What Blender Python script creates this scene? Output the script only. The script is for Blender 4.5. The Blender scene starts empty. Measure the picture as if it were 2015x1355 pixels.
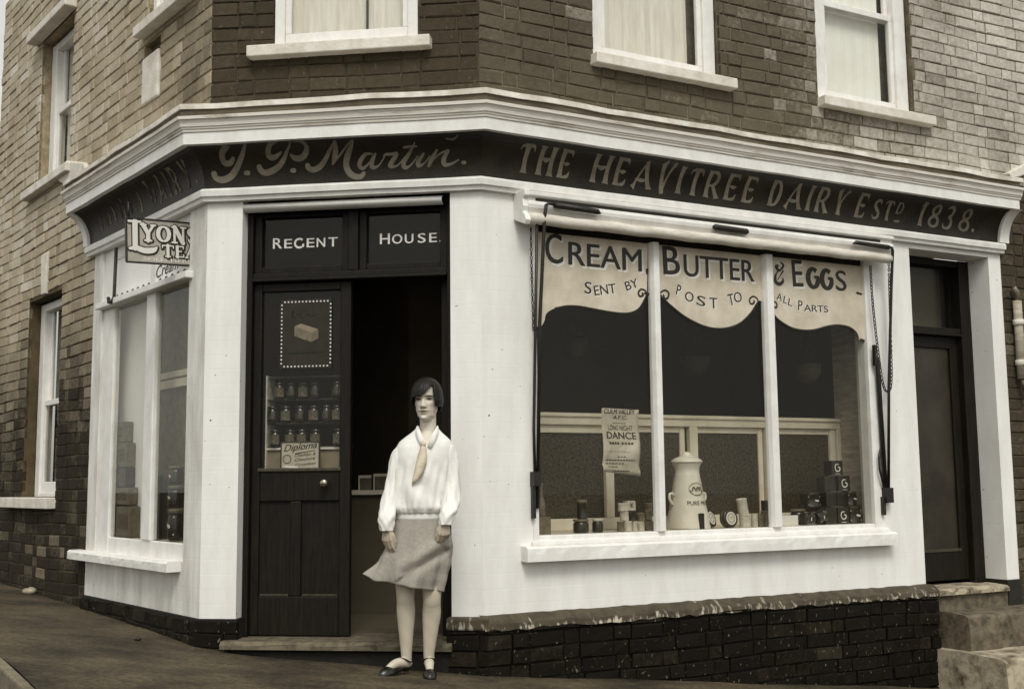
import bpy, bmesh, math, random
from mathutils import Vector, Matrix
random.seed(7)
R = math.radians
sc = bpy.context.scene
COL = sc.collection
ZC = 1.0                                   # height of the lens above world zero
# ------------------------------------------------------------------ camera
cam = bpy.data.objects.new('camera', bpy.data.cameras.new('camera'))
COL.objects.link(cam); sc.camera = cam
cam.data.sensor_width = 36.0; cam.data.sensor_fit = 'HORIZONTAL'
cam.data.lens = 40.78; cam.data.clip_end = 500; cam.data.clip_start = 0.05
cam.matrix_world = Matrix.Translation((0, 0, ZC)) @ Matrix.Rotation(math.pi/2 + 0.11842, 4, 'X') @ Matrix.Rotation(-0.01044, 4, 'Z')
# ------------------------------------------------------------------ sky, sun, exposure
w = bpy.data.worlds.new("World"); sc.world = w; w.use_nodes = True
nt = w.node_tree; bg = nt.nodes['Background']
sky = nt.nodes.new('ShaderNodeTexSky'); sky.sky_type = 'NISHITA'; sky.sun_disc = False
SUN_EL, SUN_AZ = R(50), R(172)
sky.sun_elevation = SUN_EL; sky.sun_rotation = SUN_AZ
sky.dust_density = 4.0; sky.air_density = 1.0; sky.ozone_density = 1.0
bw = nt.nodes.new('ShaderNodeRGBToBW'); nt.links.new(sky.outputs[0], bw.inputs[0])
tint = nt.nodes.new('ShaderNodeMix'); tint.data_type = 'RGBA'; tint.blend_type = 'MULTIPLY'; tint.inputs[0].default_value = 1
cloud = nt.nodes.new('ShaderNodeMix'); cloud.data_type = 'RGBA'; cloud.inputs[0].default_value = 0.5      # thin even cloud over the clear sky
cloud.inputs[7].default_value = (7.0, 7.0, 7.0, 1); nt.links.new(bw.outputs[0], cloud.inputs[6]); nt.links.new(cloud.outputs[2], tint.inputs[6]); tint.inputs[7].default_value = (1.0, 1.0, 0.95, 1)
nt.links.new(tint.outputs[2], bg.inputs[0]); bg.inputs[1].default_value = 0.15
sun = bpy.data.objects.new('sun', bpy.data.lights.new('sun', 'SUN')); COL.objects.link(sun)
sun.data.energy = 1.5; sun.data.angle = R(20); sun.data.color = (1.0, 0.985, 0.93)
sun.rotation_euler = (R(90) - SUN_EL, 0, R(180) - SUN_AZ)
sc.view_settings.view_transform = 'Standard'; sc.view_settings.look = 'None'
sc.view_settings.exposure = 0.05; sc.view_settings.gamma = 1.0
# ------------------------------------------------------------------ wall frames: x along the wall, y inwards, z up
P1 = Vector((-1.77956, 6.67214)); P2 = Vector((-0.17060, 6.45))
DIR = {'A': Vector((0.61752776, -0.78654908)), 'B': Vector((0.99060328, -0.13676675)), 'C': Vector((0.87999826, 0.47497692))}
NOR = {k: Vector((v.y, -v.x)) for k, v in DIR.items()}
ORG = {'A': P1, 'B': P1, 'C': P2}
def frame(wl, t=0, o=0, z=0):
    d, n = DIR[wl], NOR[wl]; p = ORG[wl] + d*t + n*o
    return Matrix(((d.x, -n.x, 0, p.x), (d.y, -n.y, 0, p.y), (0, 0, 1, z + ZC), (0, 0, 0, 1)))
FA, FB, FC = frame('A'), frame('B'), frame('C')
FR = {'A': FA, 'B': FB, 'C': FC}
def WP(wl, t, o, z): return FR[wl] @ Vector((t, -o, z))
def ground_z(x, y):                         # both streets fall towards the right, and level out far away
    x, y = max(-9, min(9, x)), max(-4, min(16, y))
    dip = 0.042*math.exp(-((x+1.3)**2+(y-6.5)**2)/.36)      # the pavement is worn hollow before the doorstep
    return -0.95 - 0.0987*(x + 0.97) - 0.0499*(y - 6.56) - dip + ZC
# ------------------------------------------------------------------ mesh builder
class MB:
    def __init__(s): s.v = []; s.f = []; s.sm = []; s.M = None; s.att = {}
    def add(s, vs, fs, smooth=False):
        b = len(s.v)
        s.v += [(s.M @ Vector(p)) if s.M is not None else Vector(p) for p in vs]
        s.f += [tuple(i + b for i in f) for f in fs]; s.sm += [smooth]*len(fs)
        return s
    def box(s, x0, x1, y0, y1, z0, z1):
        vs = [(x, y, z) for x in (x0, x1) for y in (y0, y1) for z in (z0, z1)]
        return s.add(vs, [(0,1,3,2), (4,6,7,5), (0,4,5,1), (2,3,7,6), (0,2,6,4), (1,5,7,3)])
    def wbox(s, t0, t1, o0, o1, z0, z1): return s.box(t0, t1, -o1, -o0, z0, z1)
    def quad(s, *p): return s.add(p, [tuple(range(len(p)))])
    def prism(s, poly, y0, y1):            # poly in (x,z), extruded along y
        n = len(poly)
        vs = [(x, y0, z) for x, z in poly] + [(x, y1, z) for x, z in poly]
        return s.add(vs, [tuple(range(n)), tuple(range(2*n-1, n-1, -1))] + [(i, i+n, (i+1) % n + n, (i+1) % n) for i in range(n)])
    def lathe(s, prof, c=(0,0,0), n=24, sx=1, sy=1):
        vs = []; fs = []; m = len(prof)
        for r, z in prof:
            for k in range(n):
                a = 2*math.pi*k/n; vs.append((c[0]+r*sx*math.cos(a), c[1]+r*sy*math.sin(a), c[2]+z))
        for i in range(m-1):
            for k in range(n): fs.append((i*n+k, i*n+(k+1) % n, (i+1)*n+(k+1) % n, (i+1)*n+k))
        fs.append(tuple(range(n-1, -1, -1))); fs.append(tuple((m-1)*n+k for k in range(n)))
        return s.add(vs, fs, True)
    def cyl(s, r, z0, z1, c=(0,0,0), n=20): return s.lathe([(r*.96, z0), (r, z0+.02*r), (r, z1-.02*r), (r*.96, z1)], c, n)
    def tube(s, pts, rad, n=10, sx=1.0, closed=False, up=None):
        pts = [Vector(p) for p in pts]; m = len(pts)
        if not hasattr(rad, '__len__'): rad = [rad]*m
        vs = []; fs = []; prev = None
        for i, p in enumerate(pts):
            a = pts[(i-1) % m] if (closed or i > 0) else p; b = pts[(i+1) % m] if (closed or i < m-1) else p
            d = (b-a).normalized()
            ref = Vector(up) if up else (prev if prev is not None else (Vector((0,0,1)) if abs(d.z) < .9 else Vector((0,1,0))))
            u = (ref - d*ref.dot(d)).normalized(); v = d.cross(u); prev = u
            for k in range(n):
                t = 2*math.pi*k/n; vs.append(p + (u*math.cos(t)*sx + v*math.sin(t))*rad[i])
        for i in range(m if closed else m-1):
            for k in range(n):
                j = (i+1) % m; fs.append((i*n+k, i*n+(k+1) % n, j*n+(k+1) % n, j*n+k))
        if not closed: fs.append(tuple(range(n-1, -1, -1))); fs.append(tuple((m-1)*n+k for k in range(n)))
        return s.add(vs, fs, True)
    def ball(s, c, r, sx=1, sy=1, sz=1, n=16):
        m = n//2
        return s.lathe([(max(1e-4, r*math.sin(math.pi*i/m)), -r*sz*math.cos(math.pi*i/m)) for i in range(m+1)], c, n, sx, sy)
    def grid(s, rows, closed=False, smooth=True):
        n = len(rows[0]); vs = [p for r in rows for p in r]; fs = []
        for i in range(len(rows)-1):
            for k in range(n if closed else n-1): fs.append((i*n+k, i*n+(k+1) % n, (i+1)*n+(k+1) % n, (i+1)*n+k))
        return s.add(vs, fs, smooth)
    def build(s, name, mat, parent=None, M=None, bevel=0, seg=2, solid=0):
        me = bpy.data.meshes.new(name); me.from_pydata([tuple(v) for v in s.v], [], s.f)
        me.polygons.foreach_set('use_smooth', s.sm)
        for k, vals in s.att.items():
            at = me.attributes.new(k, 'FLOAT', 'FACE'); at.data.foreach_set('value', vals)
        me.materials.append(mat); me.update()
        o = bpy.data.objects.new(name, me); COL.objects.link(o)
        if parent is not None: o.parent = parent
        if M is not None: o.matrix_local = M
        if bevel:
            b = o.modifiers.new('bevel', 'BEVEL'); b.width = bevel; b.segments = seg; b.limit_method = 'ANGLE'; b.angle_limit = R(40)
            b.harden_normals = False
        if solid:
            b = o.modifiers.new('solid', 'SOLIDIFY'); b.thickness = solid; b.offset = 0
        return o
def tag(o, label=None, cat=None, group=None, kind=None):
    if label: o['label'] = label
    if cat: o['category'] = cat
    if group: o['group'] = group
    if kind: o['kind'] = kind
    return o
def thing(name, label, cat, M=None, group=None):
    o = bpy.data.objects.new(name, None); COL.objects.link(o); o.empty_display_size = .1
    if M is not None: o.matrix_world = M
    return tag(o, label, cat, group)
# ------------------------------------------------------------------ colours: the tones of a toned silver print
def lin(c): c /= 255.0; return c/12.92 if c <= .04045 else ((c+.055)/1.055)**2.4
def G(v, warm=1.0):
    s = math.sin(math.pi*min(max(v, 0), 255)/255)**.7*warm
    return (lin(min(255, v+10*s)), lin(v), lin(max(0, v-19*s)), 1)
def mat(name, v, rough=.7, var=0, scale=8, bump=0, bscale=60, warm=1.0, spec=.4, stretch=(1,1,1), v2=None, metal=0, detail=6, coord='Object', thr=(.35,.65)):
    m = bpy.data.materials.new(name); m.use_nodes = True; n = m.node_tree; L = n.links; N = n.nodes
    b = N['Principled BSDF']; b.inputs['Roughness'].default_value = rough; b.inputs['Base Color'].default_value = G(v, warm)
    b.inputs['Specular IOR Level'].default_value = spec; b.inputs['Metallic'].default_value = metal
    tc = N.new('ShaderNodeTexCoord'); mp = N.new('ShaderNodeMapping'); mp.inputs['Scale'].default_value = stretch
    L.new(tc.outputs[coord], mp.inputs[0])
    if var or v2 is not None:
        t = N.new('ShaderNodeTexNoise'); t.inputs['Scale'].default_value = scale; t.inputs['Detail'].default_value = detail; t.inputs['Roughness'].default_value = .65
        L.new(mp.outputs[0], t.inputs[0])
        r = N.new('ShaderNodeValToRGB'); r.color_ramp.elements[0].position = thr[0]; r.color_ramp.elements[1].position = thr[1]
        r.color_ramp.elements[0].color = G(max(2, v-var) if v2 is None else v2, warm); r.color_ramp.elements[1].color = G(min(250, v+(var if v2 is None else 0)), warm)
        L.new(t.outputs[0], r.inputs[0]); L.new(r.outputs[0], b.inputs['Base Color']); m['ramp'] = r.name
    if bump:
        t2 = N.new('ShaderNodeTexNoise'); t2.inputs['Scale'].default_value = bscale; t2.inputs['Detail'].default_value = 5
        L.new(mp.outputs[0], t2.inputs[0])
        bp = N.new('ShaderNodeBump'); bp.inputs['Strength'].default_value = bump; bp.inputs['Distance'].default_value = .01
        L.new(t2.outputs[0], bp.inputs['Height']); L.new(bp.outputs[0], b.inputs['Normal'])
    return m
def brick_mat(name, lo, mid, hi, warm=1.0, rough=.9, speck=None, amp=.75, spec=.25):
    m = mat(name, mid, rough, bump=.4, bscale=55, warm=warm, spec=spec); n = m.node_tree; L = n.links; N = n.nodes; b = N['Principled BSDF']
    a = N.new('ShaderNodeAttribute'); a.attribute_name = 'bv'
    t = N.new('ShaderNodeTexNoise'); t.inputs['Scale'].default_value = 26; t.inputs['Detail'].default_value = 8; t.inputs['Roughness'].default_value = .7
    tc = N.new('ShaderNodeTexCoord'); L.new(tc.outputs['Object'], t.inputs[0])
    t3 = N.new('ShaderNodeTexNoise'); t3.inputs['Scale'].default_value = 1.7; t3.inputs['Detail'].default_value = 5; L.new(tc.outputs['Object'], t3.inputs[0])
    s1 = N.new('ShaderNodeMath'); s1.operation = 'MULTIPLY_ADD'; s1.inputs[1].default_value = amp; L.new(t.outputs[0], s1.inputs[0]); L.new(a.outputs['Fac'], s1.inputs[2])
    s2 = N.new('ShaderNodeMath'); s2.operation = 'MULTIPLY_ADD'; s2.inputs[1].default_value = .45; L.new(t3.outputs[0], s2.inputs[0]); L.new(s1.outputs[0], s2.inputs[2])
    s3 = N.new('ShaderNodeMath'); s3.operation = 'SUBTRACT'; s3.inputs[1].default_value = .225+amp/2; L.new(s2.outputs[0], s3.inputs[0])
    r = N.new('ShaderNodeValToRGB'); e = r.color_ramp.elements
    e[0].position = 0.0; e[0].color = G(lo, warm); e[1].position = 1.0; e[1].color = G(hi, warm); x = e.new(.5); x.color = G(mid, warm)
    L.new(s3.outputs[0], r.inputs[0]); L.new(r.outputs[0], b.inputs['Base Color'])
    if speck:
        mp = N.new('ShaderNodeMapping'); mp.inputs['Scale'].default_value = (1.6, 1, .8); mp.inputs['Rotation'].default_value = (0, .5, 0); L.new(tc.outputs['Object'], mp.inputs[0])
        t4 = N.new('ShaderNodeTexNoise'); t4.inputs['Scale'].default_value = 42; t4.inputs['Detail'].default_value = 3; L.new(mp.outputs[0], t4.inputs[0])
        gt = N.new('ShaderNodeMapRange'); gt.inputs[1].default_value = .665; gt.inputs[2].default_value = .72; L.new(t4.outputs[0], gt.inputs[0])
        mx = N.new('ShaderNodeMix'); mx.data_type = 'RGBA'; L.new(gt.outputs[0], mx.inputs[0]); L.new(r.outputs[0], mx.inputs[6]); mx.inputs[7].default_value = G(speck); L.new(mx.outputs[2], b.inputs['Base Color'])
    return m
def wash_mat(name, v, var=6, course=.083):
    """limewashed brick: faint courses in relief under the paint, small chips and stains"""
    m = mat(name, v, .75, var=var, scale=3.2, warm=.55, spec=.25, stretch=(2.2,1,.55), detail=10); n = m.node_tree; L = n.links; N = n.nodes; b = N['Principled BSDF']
    tc = N.new('ShaderNodeTexCoord'); sx = N.new('ShaderNodeSeparateXYZ'); cx = N.new('ShaderNodeCombineXYZ')
    L.new(tc.outputs['Object'], sx.inputs[0]); L.new(sx.outputs[0], cx.inputs[0]); L.new(sx.outputs[2], cx.inputs[1])
    br = N.new('ShaderNodeTexBrick'); br.inputs['Scale'].default_value = 1.0; br.inputs['Mortar Size'].default_value = .006; br.inputs['Mortar Smooth'].default_value = 1
    br.inputs['Brick Width'].default_value = .225; br.inputs['Row Height'].default_value = course
    br.inputs['Color1'].default_value = (1,1,1,1); br.inputs['Color2'].default_value = (.9,.9,.9,1); br.inputs['Mortar'].default_value = (.55,.55,.55,1)
    L.new(cx.outputs[0], br.inputs[0])
    t = N.new('ShaderNodeTexNoise'); t.inputs['Scale'].default_value = 38; t.inputs['Detail'].default_value = 6; L.new(tc.outputs['Object'], t.inputs[0])
    ad = N.new('ShaderNodeMath'); ad.operation = 'MULTIPLY_ADD'; ad.inputs[1].default_value = .9
    L.new(t.outputs[0], ad.inputs[0]); L.new(br.outputs[0], ad.inputs[2])
    bp = N.new('ShaderNodeBump'); bp.inputs['Strength'].default_value = .12; bp.inputs['Distance'].default_value = .006
    L.new(ad.outputs[0], bp.inputs['Height']); L.new(bp.outputs[0], b.inputs['Normal'])
    # chips of missing paint, sparse
    t2 = N.new('ShaderNodeTexNoise'); t2.inputs['Scale'].default_value = 34; t2.inputs['Detail'].default_value = 3; L.new(tc.outputs['Object'], t2.inputs[0])
    gt = N.new('ShaderNodeMapRange'); gt.inputs[1].default_value = .715; gt.inputs[2].default_value = .74; L.new(t2.outputs[0], gt.inputs[0])
    mx = N.new('ShaderNodeMix'); mx.data_type = 'RGBA'; L.new(gt.outputs[0], mx.inputs[0]); mx.inputs[7].default_value = G(95)
    src = N[m['ramp']]; L.new(src.outputs[0], mx.inputs[6]); L.new(mx.outputs[2], b.inputs['Base Color'])
    return m
def glass_mat(name, refl=1.0, haze=0.0, tone=200):
    m = bpy.data.materials.new(name); m.use_nodes = True; n = m.node_tree; L = n.links; N = n.nodes; N.clear()
    out = N.new('ShaderNodeOutputMaterial'); tr = N.new('ShaderNodeBsdfTransparent'); tr.inputs[0].default_value = (.97,.97,.95,1)
    gl = N.new('ShaderNodeBsdfGlossy'); gl.inputs['Roughness'].default_value = .01; gl.inputs['Color'].default_value = (refl,refl,refl*.95,1)
    lw = N.new('ShaderNodeLayerWeight'); lw.inputs[0].default_value = .5; pw = N.new('ShaderNodeMath'); pw.operation = 'POWER'; pw.inputs[1].default_value = 5
    L.new(lw.outputs['Facing'], pw.inputs[0]); fr = N.new('ShaderNodeMath'); fr.operation = 'MULTIPLY_ADD'; fr.inputs[1].default_value = .9; fr.inputs[2].default_value = .04; L.new(pw.outputs[0], fr.inputs[0])
    m1 = N.new('ShaderNodeMixShader'); L.new(fr.outputs[0], m1.inputs[0]); L.new(tr.outputs[0], m1.inputs[1]); L.new(gl.outputs[0], m1.inputs[2])
    if haze:
        df = N.new('ShaderNodeBsdfDiffuse'); df.inputs[0].default_value = G(tone); m2 = N.new('ShaderNodeMixShader'); m2.inputs[0].default_value = haze  # painted haze: a pale veil in the glass that lifts its darks
        L.new(m1.outputs[0], m2.inputs[1]); L.new(df.outputs[0], m2.inputs[2]); L.new(m2.outputs[0], out.inputs[0])
    else: L.new(m1.outputs[0], out.inputs[0])
    return m
M = {}
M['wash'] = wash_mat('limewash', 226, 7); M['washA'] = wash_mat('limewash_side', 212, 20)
M['paint'] = mat('white_paint', 224, .45, var=9, scale=6, bump=.12, bscale=50, warm=.6, stretch=(1.5,1.5,1))
M['paint_dull'] = mat('old_white_paint', 200, .55, var=16, scale=7, bump=.06, bscale=50, stretch=(1,1,4))
M['flash'] = mat('lead_flashing', 200, .6, var=26, scale=6, bump=.3, bscale=30)
M['mould'] = mat('weathered_moulding', 216, .6, v2=150, scale=6, bump=.2, bscale=60, stretch=(.5,.5,3), thr=(.28,.46))
M['dirty'] = mat('dirty_board', 96, .8, v2=60, scale=10, bump=.3, bscale=60, stretch=(.4,.4,2))
M['fascia'] = mat('black_fascia_paint', 26, .5, v2=42, scale=5, bump=.25, bscale=40, spec=.3, thr=(.25,.6))
M['letter'] = mat('gilt_lettering', 126, .55, v2=98, scale=14, warm=.8)
M['letter_faded'] = mat('faded_lettering', 116, .7, v2=40, scale=9, thr=(.4,.6))
M['wood'] = mat('dark_stained_wood', 26, .55, v2=11, scale=10, bump=.2, bscale=60, stretch=(6,6,.5), spec=.2)
M['wood_edge'] = mat('worn_dark_wood', 52, .5, var=14, scale=14, bump=.2, bscale=60, stretch=(6,6,.5))
M['iron'] = mat('black_iron', 22, .5, var=8, scale=30, bump=.2, bscale=90, spec=.5)
M['glass'] = glass_mat('window_glass', .26, .004)
M['glass_bay'] = glass_mat('bay_glass', .5)
M['glass_up'] = glass_mat('upper_glass', .4)
M['curtain'] = mat('net_curtain', 226, .9, var=10, scale=6, stretch=(6,1,.6))
M['stone'] = mat('sill_stone', 208, .8, var=14, scale=9, bump=.3, bscale=60)
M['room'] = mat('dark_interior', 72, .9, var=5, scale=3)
M['cream'] = mat('cream_paint', 196, .55, var=10, scale=8, warm=1.4)
M['obscure'] = mat('obscure_glass', 32, .35, v2=66, scale=70, bump=.5, bscale=60, thr=(.42,.62), spec=.4)
M['valance'] = mat('frosted_glass_paint', 186, .5, var=14, scale=5, warm=1.3)
M['black'] = mat('black_lettering', 34, .5)
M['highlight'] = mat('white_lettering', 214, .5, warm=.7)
M['tin_dark'] = mat('dark_tin', 34, .3, var=10, scale=20, spec=.6)
M['tin_mid'] = mat('brown_tin', 92, .4, var=16, scale=30, spec=.5)
M['tin_pale'] = mat('pale_tin', 178, .45, var=18, scale=30, spec=.4)
M['paper'] = mat('printed_paper', 168, .8, var=10, scale=12)
M['label'] = mat('jar_label', 98, .7, v2=62, scale=60, thr=(.45,.55))
M['blind'] = mat('blind_and_sky_white', 246, .8, var=5, scale=4)
M['jar'] = mat('dark_jar', 26, .15, spec=.6, var=6, scale=20)
M['ceramic'] = mat('cream_glaze', 208, .2, var=8, scale=5, warm=1.2, spec=.5)
# ------------------------------------------------------------------ lettering
def smooth_path(pts, n=8):
    if len(pts) < 3: return [tuple(p) for p in pts]
    P = [pts[0]] + list(pts) + [pts[-1]]; out = []
    for i in range(1, len(P)-2):
        for k in range(n):
            t = k/n; a, b, c, d = P[i-1], P[i], P[i+1], P[i+2]
            out.append(tuple(.5*((2*b[j]) + (-a[j]+c[j])*t + (2*a[j]-5*b[j]+4*c[j]-d[j])*t*t + (-a[j]+3*b[j]-3*c[j]+d[j])*t**3) for j in range(len(b))))
    out.append(tuple(pts[-1])); return out
LAYER = [0]
def stroke(mb, pts, surf, grow=0, caps=True, n=8):
    """pts = [(x, z, width)]; surf(x, z, lift) gives the painted point"""
    LAYER[0] = (LAYER[0]+1) % 12; lift = .0016 + LAYER[0]*.00012 - (0.0012 if grow else 0)
    q = smooth_path(pts, n); vs = []; fs = []; m = len(q)
    for i, (x, z, wd) in enumerate(q):
        a = q[max(0, i-1)]; b = q[min(m-1, i+1)]; dx, dz = b[0]-a[0], b[1]-a[1]; l = math.hypot(dx, dz) or 1e-9
        nx, nz = -dz/l, dx/l; h = max(wd, .0002)/2 + grow
        vs += [surf(x+nx*h, z+nz*h, lift), surf(x-nx*h, z-nz*h, lift)]
    fs = [(2*i, 2*i+1, 2*i+3, 2*i+2) for i in range(m-1)]
    mb.add(vs, fs)
    if caps:
        for x, z, wd in (q[0], q[-1]):
            h = wd/2 + grow
            if h > .004:
                LAYER[0] = (LAYER[0]+1) % 12; l2 = .0016 + LAYER[0]*.00012 - (0.0012 if grow else 0)
                mb.add([surf(x+h*math.cos(2*math.pi*k/14), z+h*math.sin(2*math.pi*k/14), l2) for k in range(14)], [tuple(range(14))])
def wsurf(o): return lambda x, z, l: (x, -(o+l), z)
_tc = {}
def glyphs(s, bold=.0):
    if (s, bold) in _tc: return _tc[(s, bold)]
    cu = bpy.data.curves.new('t', 'FONT'); cu.body = s; cu.size = 1; cu.offset = bold; cu.resolution_u = 4
    ob = bpy.data.objects.new('t', cu); COL.objects.link(ob)
    dg = bpy.context.evaluated_depsgraph_get(); me = bpy.data.meshes.new_from_object(ob.evaluated_get(dg))
    vs = [(v.co.x, v.co.y) for v in me.vertices]; fs = [tuple(p.vertices) for p in me.polygons]
    bpy.data.objects.remove(ob); bpy.data.curves.remove(cu); bpy.data.meshes.remove(me)
    _tc[(s, bold)] = (vs, fs); return vs, fs
def text(mb, s, x0, z0, x1, z1, h, surf, bold=.02, shear=0.0, dx=0, dz=0, lift=.0018, capref=True):
    """word s set on the baseline (x0,z0)-(x1,z1) with cap height h"""
    e = max(0, bold-.004)*h*.9; b_ = 0
    vs, fs = glyphs(s, b_); hv = glyphs('H', b_)[0]
    y0 = min(v[1] for v in hv); y1 = max(v[1] for v in hv)
    if not capref: y0 = min(v[1] for v in vs); y1 = max(v[1] for v in vs)
    a = min(v[0] for v in vs); b = max(v[0] for v in vs); L_ = math.hypot(x1-x0, z1-z0); ux, uz = (x1-x0)/L_, (z1-z0)/L_
    for i, (ex, ez) in enumerate([(0, 0)] if e <= 0 else [(-e, -e*.3), (-e*.5, 0), (0, .0), (e*.5, 0), (e, e*.3)]):
        out = []
        for x, y in vs:
            p = (x-a)/(b-a)*(L_-2*e)+e+ex; q = (y-y0)/(y1-y0)*h+ez; p += q*shear
            out.append(surf(x0+ux*p-uz*q+dx, z0+uz*p+ux*q+dz, lift+i*.00006))
        mb.add(out, fs)
# flared sign-writer's capitals, unit height, (x, y, stem width)
def stem(x, x2=None, y0=0, y1=1, wd=.19, f0=.32, f1=.28):
    x2 = x if x2 is None else x2; L_ = lambda t: x+(x2-x)*t
    return [(L_(0), y0, f0), (L_(.04), y0+.04*(y1-y0), f0*.8), (L_(.13), y0+.13*(y1-y0), wd*1.08), (L_(.5), y0+.5*(y1-y0), wd*.9), (L_(.88), y0+.88*(y1-y0), wd*1.02), (L_(.97), y0+.97*(y1-y0), f1*.85), (L_(1), y1, f1)]
ARM = [[(.1,.955,.09),(.34,.95,.09),(.5,.93,.1),(.57,.79,.02)], [(.15,.56,.03),(.26,.55,.07),(.36,.53,.14),(.46,.54,.09),(.53,.56,.015)], [(.1,.045,.09),(.32,.045,.1),(.48,.09,.12),(.56,.27,.03)]]
GL = {
 'T': (0, [stem(.0), [(-.3,.79,.02),(-.24,.92,.08),(0,.955,.1),(.24,.93,.09),(.32,.77,.02)]]),
 'H': (1, [stem(.14), stem(.62), [(.16,.64,.03),(.27,.6,.1),(.38,.56,.16),(.49,.6,.1),(.6,.63,.03)]]),
 'E': (1, [stem(.14)]+ARM),
 'A': (1, [[(.1,0,.24),(.12,.04,.18),(.2,.25,.09),(.45,.97,.08)], [(.44,1,.16),(.5,.8,.17),(.62,.3,.18),(.69,.06,.22),(.7,0,.3)], [(.18,.36,.04),(.3,.33,.12),(.42,.32,.14),(.58,.35,.06)]]),
 'V': (0, [[(-.13,1,.28),(-.12,.95,.2),(-.06,.6,.17),(.02,.06,.2),(.02,0,.26)], [(.05,.05,.1),(.18,.5,.09),(.33,.95,.12),(.35,1,.22)]]),
 'I': (0, [stem(0)]),
 'R': (1, [stem(.14), [(.12,.955,.08),(.4,.94,.1),(.53,.76,.16),(.42,.53,.12),(.2,.47,.07)], [(.36,.5,.12),(.46,.3,.17),(.58,.06,.2),(.6,0,.3)]]),
 'D': (1, [stem(.14), [(.1,.955,.08),(.38,.93,.1),(.56,.66,.16),(.54,.34,.17),(.38,.08,.11),(.1,.04,.08)]]),
 'Y': (0, [stem(0,y1=.5,f1=.17), [(-.2,1,.28),(-.18,.94,.19),(-.02,.46,.15)], [(.02,.46,.09),(.2,.86,.09),(.28,.96,.14),(.3,1,.22)]]),
 'S': (1, [[(.56,.76,.03),(.5,.9,.1),(.34,.95,.12),(.18,.85,.15),(.18,.68,.16),(.34,.52,.17),(.5,.36,.17),(.5,.17,.15),(.34,.05,.12),(.16,.08,.1),(.08,.26,.03)]]),
 '1': (0, [stem(.0), [(-.02,.97,.1),(-.12,.88,.07),(-.2,.84,.02)]]),
 '8': (1, [[(.36,.54,.1),(.2,.64,.14),(.18,.82,.15),(.36,.95,.09),(.54,.82,.15),(.52,.64,.14),(.36,.54,.1)], [(.36,.52,.1),(.15,.4,.15),(.13,.17,.16),(.36,.045,.1),(.59,.17,.16),(.57,.4,.15),(.36,.52,.1)]]),
 '3': (1, [[(.1,.84,.03),(.18,.93,.09),(.36,.95,.11),(.52,.83,.15),(.5,.66,.14),(.33,.55,.07)], [(.33,.55,.07),(.53,.46,.14),(.58,.26,.17),(.48,.09,.14),(.3,.045,.1),(.12,.1,.1),(.08,.26,.04)]]),
}
def glyph(mb, ch, x0, x1, z, h, surf, shear=.06, grow=0):
    mode, st = GL[ch]; wtot = .78 if ch not in 'A' else .86
    for s in st:
        if mode: sx = (x1-x0)/wtot; f = lambda p: (x0+p[0]*sx+p[1]*h*shear, z+p[1]*h, p[2]*min(sx, h)*1.05)
        else: c = (x0+x1)/2; f = lambda p: (c+p[0]*h+p[1]*h*shear, z+p[1]*h, p[2]*h*1.05)
        stroke(mb, [f(p) for p in s], surf, grow, caps=False)
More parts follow.
